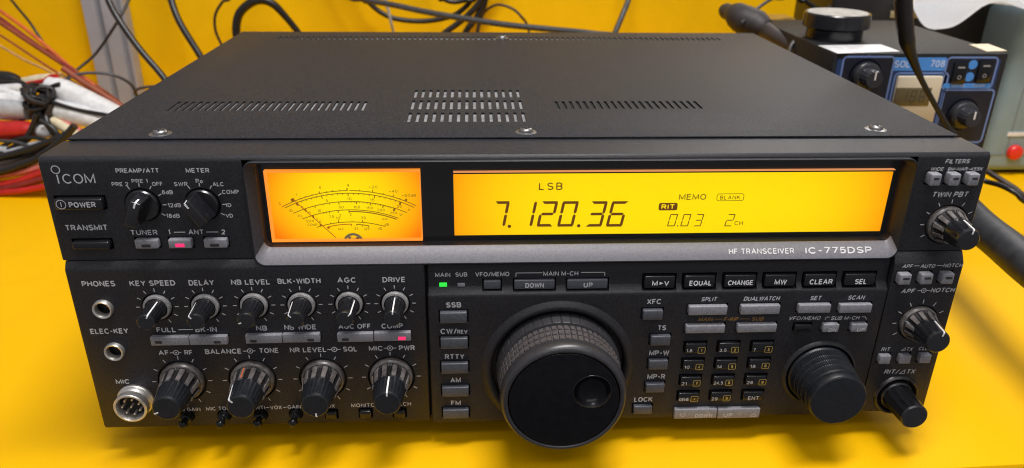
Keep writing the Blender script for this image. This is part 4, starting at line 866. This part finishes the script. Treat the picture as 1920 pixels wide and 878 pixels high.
cable('black wire edging the lower side of the big white sleeve', [(-432.6,416.0,65.9),(-421.8,413.5,62.4),(-402.1,411.0,56.8),(-379.4,408.5,53.3),(-359.2,406.0,49.7)], 1.9, C['black'])
# knot of black tape: many turns
b = bmesh.new(); c0 = Vector((-439.02,418,55.56)); rr = random.Random(4)
for i in range(30):
    ax = Vector((rr.uniform(-1, 1), rr.uniform(-.5, .5), rr.uniform(-1, 1))).normalized(); u = ax.orthogonal().normalized(); v = ax.cross(u); R_ = rr.uniform(5, 13); off = Vector((rr.uniform(-12, 12), rr.uniform(-5, 5), rr.uniform(-17, 17)))
    tube(b, [c0+off+u*R_*math.cos(t)*rr.uniform(.8, 1.15)+v*R_*.7*math.sin(t) for t in [2*PI*k/9 for k in range(8)]], rr.uniform(1.3, 3.0), 8, 5)
solid('tape_knot', 'tangled knot of black tape and ties in the cable heap', 'tape knot', b, mat('tape_black', (.011, .009, .009), .5, grain=.3, gscale=200), c0)
h = 'dark cables running down out of the tape knot'
cable('dark cable from the knot down to the lower left, uppermost', [(-426.8,414.0,61.3),(-433.9,409.6,46.8),(-445.5,405.2,34.4),(-461.8,400.8,23.1),(-482.1,396.4,11.9),(-501.4,392.0,3.8)], 3.0, C['brownblack'], group=h, ends='-l')
cable('dark cable from the knot curving under the white plug', [(-432.4,410.0,49.9),(-428.8,405.0,41.8),(-420.3,400.0,33.8),(-413.1,395.0,24.8),(-415.1,390.0,13.6)], 3.4, C['black'], group=h)
cable('dark cable lying along the lower left above the red wires', [(-406.7,396.0,38.1),(-424.3,393.0,27.6),(-443.4,390.0,19.1),(-462.0,387.0,12.8),(-491.0,384.0,7.6)], 4.0, C['brownblack'], group=h, ends='-l')
cable('black cable hugging the left side of the radio', [(-391.8,380.0,49.9),(-405.2,378.0,37.3),(-421.3,376.0,25.7),(-439.9,374.0,16.0),(-485.0,372.0,4.4)], 3.4, C['black'], group=h, ends='-l')
cable('dark brown cable low in the heap, nearest the bench', [(-396.1,392.0,33.0),(-419.7,388.0,19.6),(-440.4,384.0,14.7),(-464.4,380.0,7.8),(-491.3,376.0,7.2)], 4.2, C['brownblack'], group=h, ends='-l')
cable('thin grey cable among the dark cables at lower left', [(-498.8,400.0,31.0),(-472.1,396.0,31.0),(-452.6,392.0,30.1),(-435.4,388.0,23.9),(-420.7,384.0,15.7)], 1.6, C['grey'], group=h, ends='l-')
cable('thin black cable along the left edge of the heap', [(-503.8,402.0,16.6),(-475.5,399.0,23.8),(-457.1,396.0,32.0),(-438.2,393.0,34.9),(-420.2,390.0,30.6)], 2.0, C['black'], group=h, ends='l-')
cable('black lead dropping from the black plug head into the tape knot', [(-470.7,440.0,79.0),(-459.8,435.0,75.9),(-451.2,430.0,67.7),(-444.3,425.0,56.4),(-441.2,420.0,46.1)], 2.6, C['black'], group=h)
cable('black lead leaving the knot upward toward the red tag', [(-448.6,430.0,57.2),(-438.8,429.3,67.9),(-431.0,428.7,74.3),(-421.9,428.0,77.5)], 2.2, C['black'], group=h)
cable('short black cable crossing over the red plug', [(-434.0,400.0,55.7),(-439.6,398.4,44.8),(-447.3,396.8,33.8),(-458.2,395.2,26.0),(-473.8,393.6,19.1),(-493.4,392.0,15.5)], 2.8, C['black'], group=h, ends='-l')
cable('black cable curling between the white plug and the radio edge', [(-431.3,398.0,50.1),(-421.2,396.0,43.4),(-415.8,394.0,32.5),(-419.5,392.0,20.5),(-431.9,390.0,13.7)], 2.6, C['black'], group=h)
cable('thick black cable spread flat at the lower left of the heap', [(-498.4,390.0,10.9),(-471.0,387.5,16.9),(-446.5,385.0,23.9),(-420.9,382.5,32.9),(-399.4,380.0,41.8)], 3.8, C['black'], group=h, ends='l-')
k_ = 'red and pale wires lying on the bench at the left'
cable('pale yellow wire above the red wires at the left', [(-503.3,384.0,-1.9),(-471.1,382.0,5.0),(-448.8,380.0,11.9),(-426.8,378.0,18.8),(-400.1,376.0,25.5)], 3.4, C['cream'], 'wire', 'wire', k_, ends='ls')
cable('pink wire between the pale yellow and the red wires', [(-503.1,382.0,-5.5),(-470.5,379.5,1.6),(-450.7,377.0,5.6),(-429.6,374.5,11.6),(-404.8,372.0,17.5)], 2.8, C['pink'], 'wire', 'wire', k_, ends='ls')
cable('upper red wire lying on the bench at the left', [(-502.7,378.0,-12.6),(-470.3,375.5,-6.0),(-450.4,373.0,-1.5),(-427.8,370.5,6.7),(-404.0,368.0,12.6)], 3.6, C['red'], 'wire', 'wire', k_, ends='ls')
cable('middle red wire lying on the bench at the left', [(-501.1,374.0,-15.4),(-468.8,371.5,-8.8),(-449.0,369.0,-4.3),(-424.8,366.5,2.8),(-403.2,364.0,7.8)], 3.0, C['darkred'], 'wire', 'wire', k_, ends='ls')
cable('lowest red wire lying on the bench at the left', [(-500.2,371.0,-18.5),(-467.7,368.2,-11.3),(-447.1,365.5,-8.3),(-422.4,362.8,-3.2),(-400.9,360.0,0.8)], 2.9, C['red'], 'wire', 'wire', k_, ends='ls')
# aluminium post
b = bmesh.new(); pl, pr = (-478.53,130.73), (-431.58,130.97)
x0, x1 = pl[0], pr[0]; wd = x1-x0
pr_ = [(x0, 638), (x0, 622), (x0+wd*.3, 622), (x0+wd*.34, 630), (x0+wd*.42, 630), (x0+wd*.46, 622), (x1-wd*.22, 622), (x1-wd*.18, 629), (x1-wd*.10, 629), (x1-wd*.06, 622), (x1, 622), (x1, 638)]
A = [b.verts.new((x, y, -15)) for x, y in pr_]; B = [b.verts.new((x, y, 800)) for x, y in pr_]
for i in range(len(A)): b.faces.new((A[i], A[(i+1) % len(A)], B[(i+1) % len(A)], B[i]))
b.faces.new(A[::-1]); b.faces.new(B); bmesh.ops.recalc_face_normals(b, faces=b.faces)
solid('wall_post', 'grey aluminium profile post standing against the yellow wall', 'post', b, mat('aluminium', (.36, .37, .41), .5, metal=0, grain=.08, gscale=40), (x0, 630, -15), sharp=20)

# ---- soldering station
FY = 240
sx0, sx1, sz1 = (245.91,142.82)[0], (380.81,145.05)[0], 144
st = thing('soldering_station', 'black and blue soldering station box standing behind the right side of the radio', 'soldering station', ((sx0+sx1)/2, FY+80, -15))
b = bmesh.new(); rbox(b, sx0, sx1, FY, FY+165, -11, sz1, 1.2); link_mesh('case', b, mat('station_case', (.012, .012, .014), .6, spec=.3, grain=.5, gscale=400, bump=.3), st)
for x in (sx0+12, sx1-12):
    for y in (FY+14, FY+150):
        b = bmesh.new(); vlathe(b, x, y, [(0, -15), (6, -15), (6.5, -10.8), (0, -10.8)], 20); link_mesh('rubber_foot', b, M['black'], st)
SF = FRONT(FY-.6)
blue = mat('station_blue', (.010, .035, .13), .45, grain=.15, gscale=60); lblue = mat('station_light_blue', (.06, .26, .72), .5); pblue = mat('station_pale_blue', (.14, .22, .48), .5); ivory = mat('ivory', (.62, .54, .40), .5)
a_, c_ = (248.66,141.24), (375.65,142.65)
b = bmesh.new(); rbox(b, a_[0], c_[0], FY-.6, FY+1, 0, 139.5); fp = link_mesh('front_panel', b, blue, st)
def sec(cx, cz, w, h, fill, nm, edge=1.5):
    b = bmesh.new(); poly(b, rrect_pts(cx, cz, w, h, 3.0), SF, .1); rrect_line(b, cx, cz, w, h, 3, edge, SF, .2, 1)
    return link_mesh(nm, b, [fill, pblue], fp, flat=True)
navy = mat('station_navy', (.006, .008, .02), .4)
sec(*((272.68,121.94,39.12,39.22)), navy, 'dial_field'); sec(*((316.32,104.93,41.59,48.73)), blue, 'display_field'); sec(*((353.33,129.3,39.47,23.61)), navy, 'switch_field'); sec(*((356.64,95.54,40.43,41.85)), navy, 'dial_field')
b = bmesh.new(); bx = (312.16,136.14,42.32,10.04); poly(b, rrect_pts(*bx, 2), SF, .1); bx2 = (353.33,119.67,37.2,3.71); poly(b, rrect_pts(*bx2, 1), SF, .3)
for q in ((354.12,135.78), (353.66,126.44)): disc2d(b, *q, 3.6, SF, .35)
link_mesh('blue_plate', b, lblue, fp, flat=True)
b = bmesh.new(); text(b, 'SOLA', *((301.59,136.13,17.39,5.62)), SF, d=.3, weight=.02); text(b, '708', *((326.4,136.56,11.64,5.63)), SF, d=.3, weight=.02)
text(b, 'HEATER', *((346.59,119.59,10.13,2.06)), SF, d=.4); text(b, 'POWER', *((363.01,119.87,9.31,2.06)), SF, d=.4)
link_mesh('printed_legend', b, mat('station_print', (.42, .55, .85), .5), fp, flat=True)
for q in ((344.93,129.29,10.9,16.27), (364.34,130.53,10.93,16.27)):
    b = bmesh.new(); rbox(b, q[0]-q[2]/2, q[0]+q[2]/2, FY-2.4, FY, q[1]-q[3]/2, q[1]+q[3]/2, .8); s_ = link_mesh('rocker_switch', b, M['glossblack'], fp)
    b = bmesh.new(); ring2d(b, q[0], q[1]-q[3]*.18, 1.3, .5, FRONT(FY-2.4), .08); line(b, [(q[0]-2.8, q[1]+q[3]*.28), (q[0]+2.8, q[1]+q[3]*.28)], 1.2, FRONT(FY-2.4), .08); link_mesh('printed_mark', b, M['dim'], s_, flat=True)
bx = (314.5,109.12,35.53,36.74); b = bmesh.new(); rbox(b, bx[0]-bx[2]/2, bx[0]+bx[2]/2, FY-4, FY, bx[1]-bx[3]/2, bx[1]+bx[3]/2, 1.5); dm = link_mesh('display_module', b, ivory, fp)
bx = (310.87,111.78,27.68,14.06); b = bmesh.new(); rbox(b, bx[0]-bx[2]/2, bx[0]+bx[2]/2, FY-4.3, FY-3, bx[1]-bx[3]/2, bx[1]+bx[3]/2, .3); link_mesh('display_glass', b, mat('dull_lcd', (.12, .095, .045), .25), dm)
LFs = LF; LF = FRONT(FY-4.35); b = bmesh.new()
for i, ch in enumerate('188'): seven(b, ch, bx[0]-7+i*7, bx[1]+.6, 4.6, 9, .8, .05)
link_mesh('display_digits', b, mat('dull_ink', (.075, .06, .03), .5), dm, flat=True); LF = LFs
for q in ((272.02,127.23), (355.77,97.24)):
    b = bmesh.new(); ticks(b, q[0], q[1], 13, 15.5, SF, range(-140, 150, 20), .9); ring2d(b, q[0], q[1], 12.2, .8, SF, .1)
    link_mesh('dial_scale', b, mat('scale_grey', (.30, .33, .42), .5), fp, flat=True)
    b = bmesh.new(); lathe(b, q[0], q[1], [(10.5, -.2), (10.5, -4), (9.6, -5), (7.2, -5.6), (6.8, -14), (6, -15.2), (0, -15.4)], 96, flutes(16, .5, -5.8, -14.5), y0=FY-.6); k = link_mesh('temperature_knob', b, mat('station_knob', (.03, .03, .035), .2), st)
    b = bmesh.new(); rbox(b, q[0]-.5, q[0]+.5, FY-16.3, FY-15.7, q[1], q[1]+6); link_mesh('pointer_line', b, M['bright'], k)
# paper labels on top
for pp, lb in ((((246.04,270.55), (298.93,275.85), (299.32,246.89), (247.24,237.99)), 'white'), (((372.1,276.81), (389.64,279.4), (385.61,249.93), (368.02,247.59)), 'cream')):
    b = bmesh.new(); lo = [b.verts.new((x, y, 144.02)) for x, y in pp]; hi = [b.verts.new((x, y, 144.3)) for x, y in pp]
    b.faces.new(hi); b.faces.new(lo[::-1])
    for i in range(4): b.faces.new((lo[i], lo[(i+1) % 4], hi[(i+1) % 4], hi[i]))
    bmesh.ops.recalc_face_normals(b, faces=b.faces)
    link_mesh('paper_label', b, C['white'] if lb == 'white' else C['cream'], st, flat=True, label=lb+' paper label stuck on the top')
# tip cleaner pot on the station
q0 = (277.22,304.67); pot_r = 26
b = bmesh.new(); vlathe(b, q0[0]-4, q0[1], [(0, 144.2), (pot_r-4, 144.2), (pot_r-4, 152), (pot_r, 154), (pot_r, 164), (pot_r-.8, 165), (pot_r-2, 165)], 48)
pot = solid('tip_cleaner_pot', 'round black pot with a pale grey top on the soldering station', 'pot', b, M['knob'], (q0[0]-4, q0[1], 144))
b = bmesh.new(); vlathe(b, q0[0]-4, q0[1], [(pot_r-2, 164.6), (pot_r-3, 165.4), (6, 166.2), (0, 166.3)], 48); link_mesh('sponge', b, mat('sponge_grey', (.42, .40, .36), .9, grain=.2, gscale=150, bump=.5, bscale=600), pot)
# black cable with a thick sleeve in front of the station
cable('black lead with a thick strain relief sleeve hanging before the soldering station', [(265.5,205.0,207.6),(270.2,205.0,186.9),(275.4,205.0,169.1),(279.3,205.0,158.9),(284.6,205.0,149.2),(296.0,205.0,131.9),(309.7,205.0,114.4),(323.0,205.0,98.0),(333.5,205.0,84.0)], [6.0, 6.0, 5.8, 5.4, 3.6, 2.0, 1.9, 1.9, 1.9], C['black'], 'lead', 'lead', ends='ub')
# soldering iron lying behind the radio
b = bmesh.new()
tube(b, [(218.7,430.0,149.8),(219.3,421.7,149.5),(220.9,413.3,148.7),(224.0,405.0,147.9),(228.7,396.7,145.2),(237.9,388.3,142.2),(243.5,380.0,138.7)], [4.5, 7.5, 7.5, 12, 13.5, 13, 9], 20, 6)
tube(b, [(244.0,384.0,138.5),(243.4,363.0,137.7),(247.6,342.0,134.8),(254.1,321.0,130.4),(264.9,300.0,123.9)], [8.5, 7, 6, 5.5, 5], 16, 6)
iron = solid('soldering_iron', 'dark soldering iron handle lying across the rear right corner of the radio', 'soldering iron', b, mat('iron_handle', (.035, .028, .026), .55, grain=.3, gscale=90), (229.92,400,144.75))
b = bmesh.new(); ip = Vector((251.95,316,131.36)); tube(b, [(sx0+1, ip.y-6, ip.z-14), ip+Vector((6, 0, -11)), ip+Vector((-4, 0, -10)), ip+Vector((-9, 0, -2)), ip+Vector((-6, 2, 7)), ip+Vector((2, 2, 9)), ip+Vector((9, 3, 2)), (sx0+1, ip.y+8, ip.z-8)], 1.6, 10, 6); link_mesh('iron_holder', b, M['screw'], st)
cable('thin grey wire bending up from the soldering iron handle', [(220.1,378.0,144.7),(228.1,388.4,147.9),(237.1,398.8,152.2),(247.3,409.2,155.7),(261.6,419.6,161.3),(286.2,430.0,169.0)], 1.5, C['grey'], 'lead', 'lead', ends='-u')
cable('black cable dipping in a V above the soldering station', [(302.8,470.0,164.7),(315.8,470.0,153.3),(328.2,470.0,146.0),(337.6,470.0,143.9),(344.4,470.0,149.2),(353.6,470.0,159.8)], 2.6, C['black'], ends='uu')
# equipment behind the station
b = bmesh.new(); q = (342.04,144.24); q1 = (528.18,117.02); rbox(b, q[0], 560, 462, 560, -15, 165, 5, 4)
solid('equipment_case', 'black equipment case standing behind the soldering station', 'case', b, mat('case_black', (.010, .009, .010), .4, grain=.3, gscale=80), ((q[0]+560)/2, 510, -15))
b = bmesh.new(); q = (433.05,141.61); rbox(b, q[0]-30, q[0]+32, 459.5, 463, q[1]-3.5, q[1]+3.5, .5); solid('name_strip', 'pale strip stuck on the black equipment case', 'strip', b, mat('strip_pale', (.42, .36, .2), .5), (q[0], 461, q[1]))
b = bmesh.new(); q = (283.43,131.29); rbox(b, q[0]-22, q[0]+14, 442, 470, -15, q[1]+9, 2); solid('block', 'dull yellow-brown carton between the iron and the tip cleaner pot', 'block', b, mat('block_brown', (.38, .21, .02), .7, grain=.2, gscale=60), (q[0], 455, -15))  # plain yellow-brown box shape filling the gap beside the pot
# pale instrument at the right edge
ctop = (503.13,154.07)[1]; q = (502.86,-12.7); q2 = (493,127.93)
ps = thing('instrument_cabinet', 'pale grey-green instrument cabinet with a red button at the right edge', 'cabinet', (q[0]+90, 480, -15))
b = bmesh.new(); rbox(b, q[0]+4, q[0]+190, 408, 560, -11, ctop, 9, 5); link_mesh('cabinet_shell', b, mat('cabinet_grey', (.21, .30, .345), .5, grain=.06, gscale=60), ps, 40)
for dz in (26, 30, 34): pass
b = bmesh.new(); rbox(b, q[0]+24, q[0]+25, 407.4, 409, 10, 122); rbox(b, q[0]+4, q[0]+190, 407.4, 409, 8, 9); link_mesh('panel_groove', b, mat('groove', (.2, .22, .21), .6), ps)
b = bmesh.new(); rbox(b, q[0]+6, q[0]+188, 420, 550, -15, -10.5); link_mesh('base', b, M['black'], ps)
r_ = (535.51,11.25); b = bmesh.new(); lathe(b, r_[0], r_[1], [(7.6, 408), (7.6, 404), (6.6, 402.6), (4, 401.8), (0, 401.6)], 32); link_mesh('red_button', b, mat('red_plastic', (.75, .03, .02), .35), ps)
b = bmesh.new(); rbox(b, r_[0]-12, r_[0]+14, 407, 409, r_[1]+17, r_[1]+21); link_mesh('plate', b, C['white'], ps)
# white cloth on top of the cabinet
b = bmesh.new(); NX, NY = 40, 26; grid = []; rr = random.Random(2)
cc = (497.68,154.9); cx_, cy_ = cc[0], 455
for j in range(NY+1):
    row = []
    for i in range(NX+1):
        u, v = i/NX*2-1, j/NY*2-1
        x = cx_+u*95; y = cy_+v*70
        z = ctop+3+14*math.exp(-((u*1.1)**2+(v*1.2)**2)*1.5)+3.5*math.sin(u*5+v*3)+2.5*math.sin(v*7-u*4+1)+1.6*math.sin(u*13+v*11)
        if v < -.55: z -= (-.55-v)*16*(.6+.5*math.sin(u*7+1))
        if u < -.55: z -= (-.55-u)*22*(.8+.3*math.sin(v*6))
        row.append(b.verts.new((x+3*math.sin(v*5), y+3*math.sin(u*7), z)))
    grid.append(row)
for j in range(NY):
    for i in range(NX): b.faces.new((grid[j][i], grid[j][i+1], grid[j+1][i+1], grid[j+1][i]))
ex = bmesh.ops.solidify(b, geom=list(b.faces), thickness=.8)
bmesh.ops.recalc_face_normals(b, faces=b.faces)
solid('white_cloth', 'crumpled white cloth draped over the cabinet at the top right', 'cloth', b, mat('cloth_white', (.78, .79, .82), .85, grain=.05), (cx_, cy_, ctop), sharp=80)
# hose and cables at the right edge
cable('thick black hose sweeping past the right side of the radio', [(324.3,200.0,56.4),(323.4,168.0,49.5),(318.7,136.0,47.6),(313.1,104.0,48.9),(306.8,72.0,50.3),(305.2,40.0,48.8)], 11.5, mat('hose_black', (.030, .031, .034), .5, grain=.3, gscale=120, bump=.4, bscale=300), 'hose', 'hose', ends='bl')
cable('upper of two thin black cables lying behind the thick hose at the right', [(398.8,290.0,42.7),(411.1,277.5,39.1),(417.2,265.0,35.8),(425.2,252.5,30.8),(442.1,240.0,22.2)], 2.4, C['brownblack'], ends='bl')
cable('lower of two thin black cables lying behind the thick hose at the right', [(393.4,270.0,35.1),(405.3,258.8,33.9),(409.7,247.5,34.7),(415.6,236.2,32.4),(431.3,225.0,22.8)], 2.2, C['black'], ends='bl')
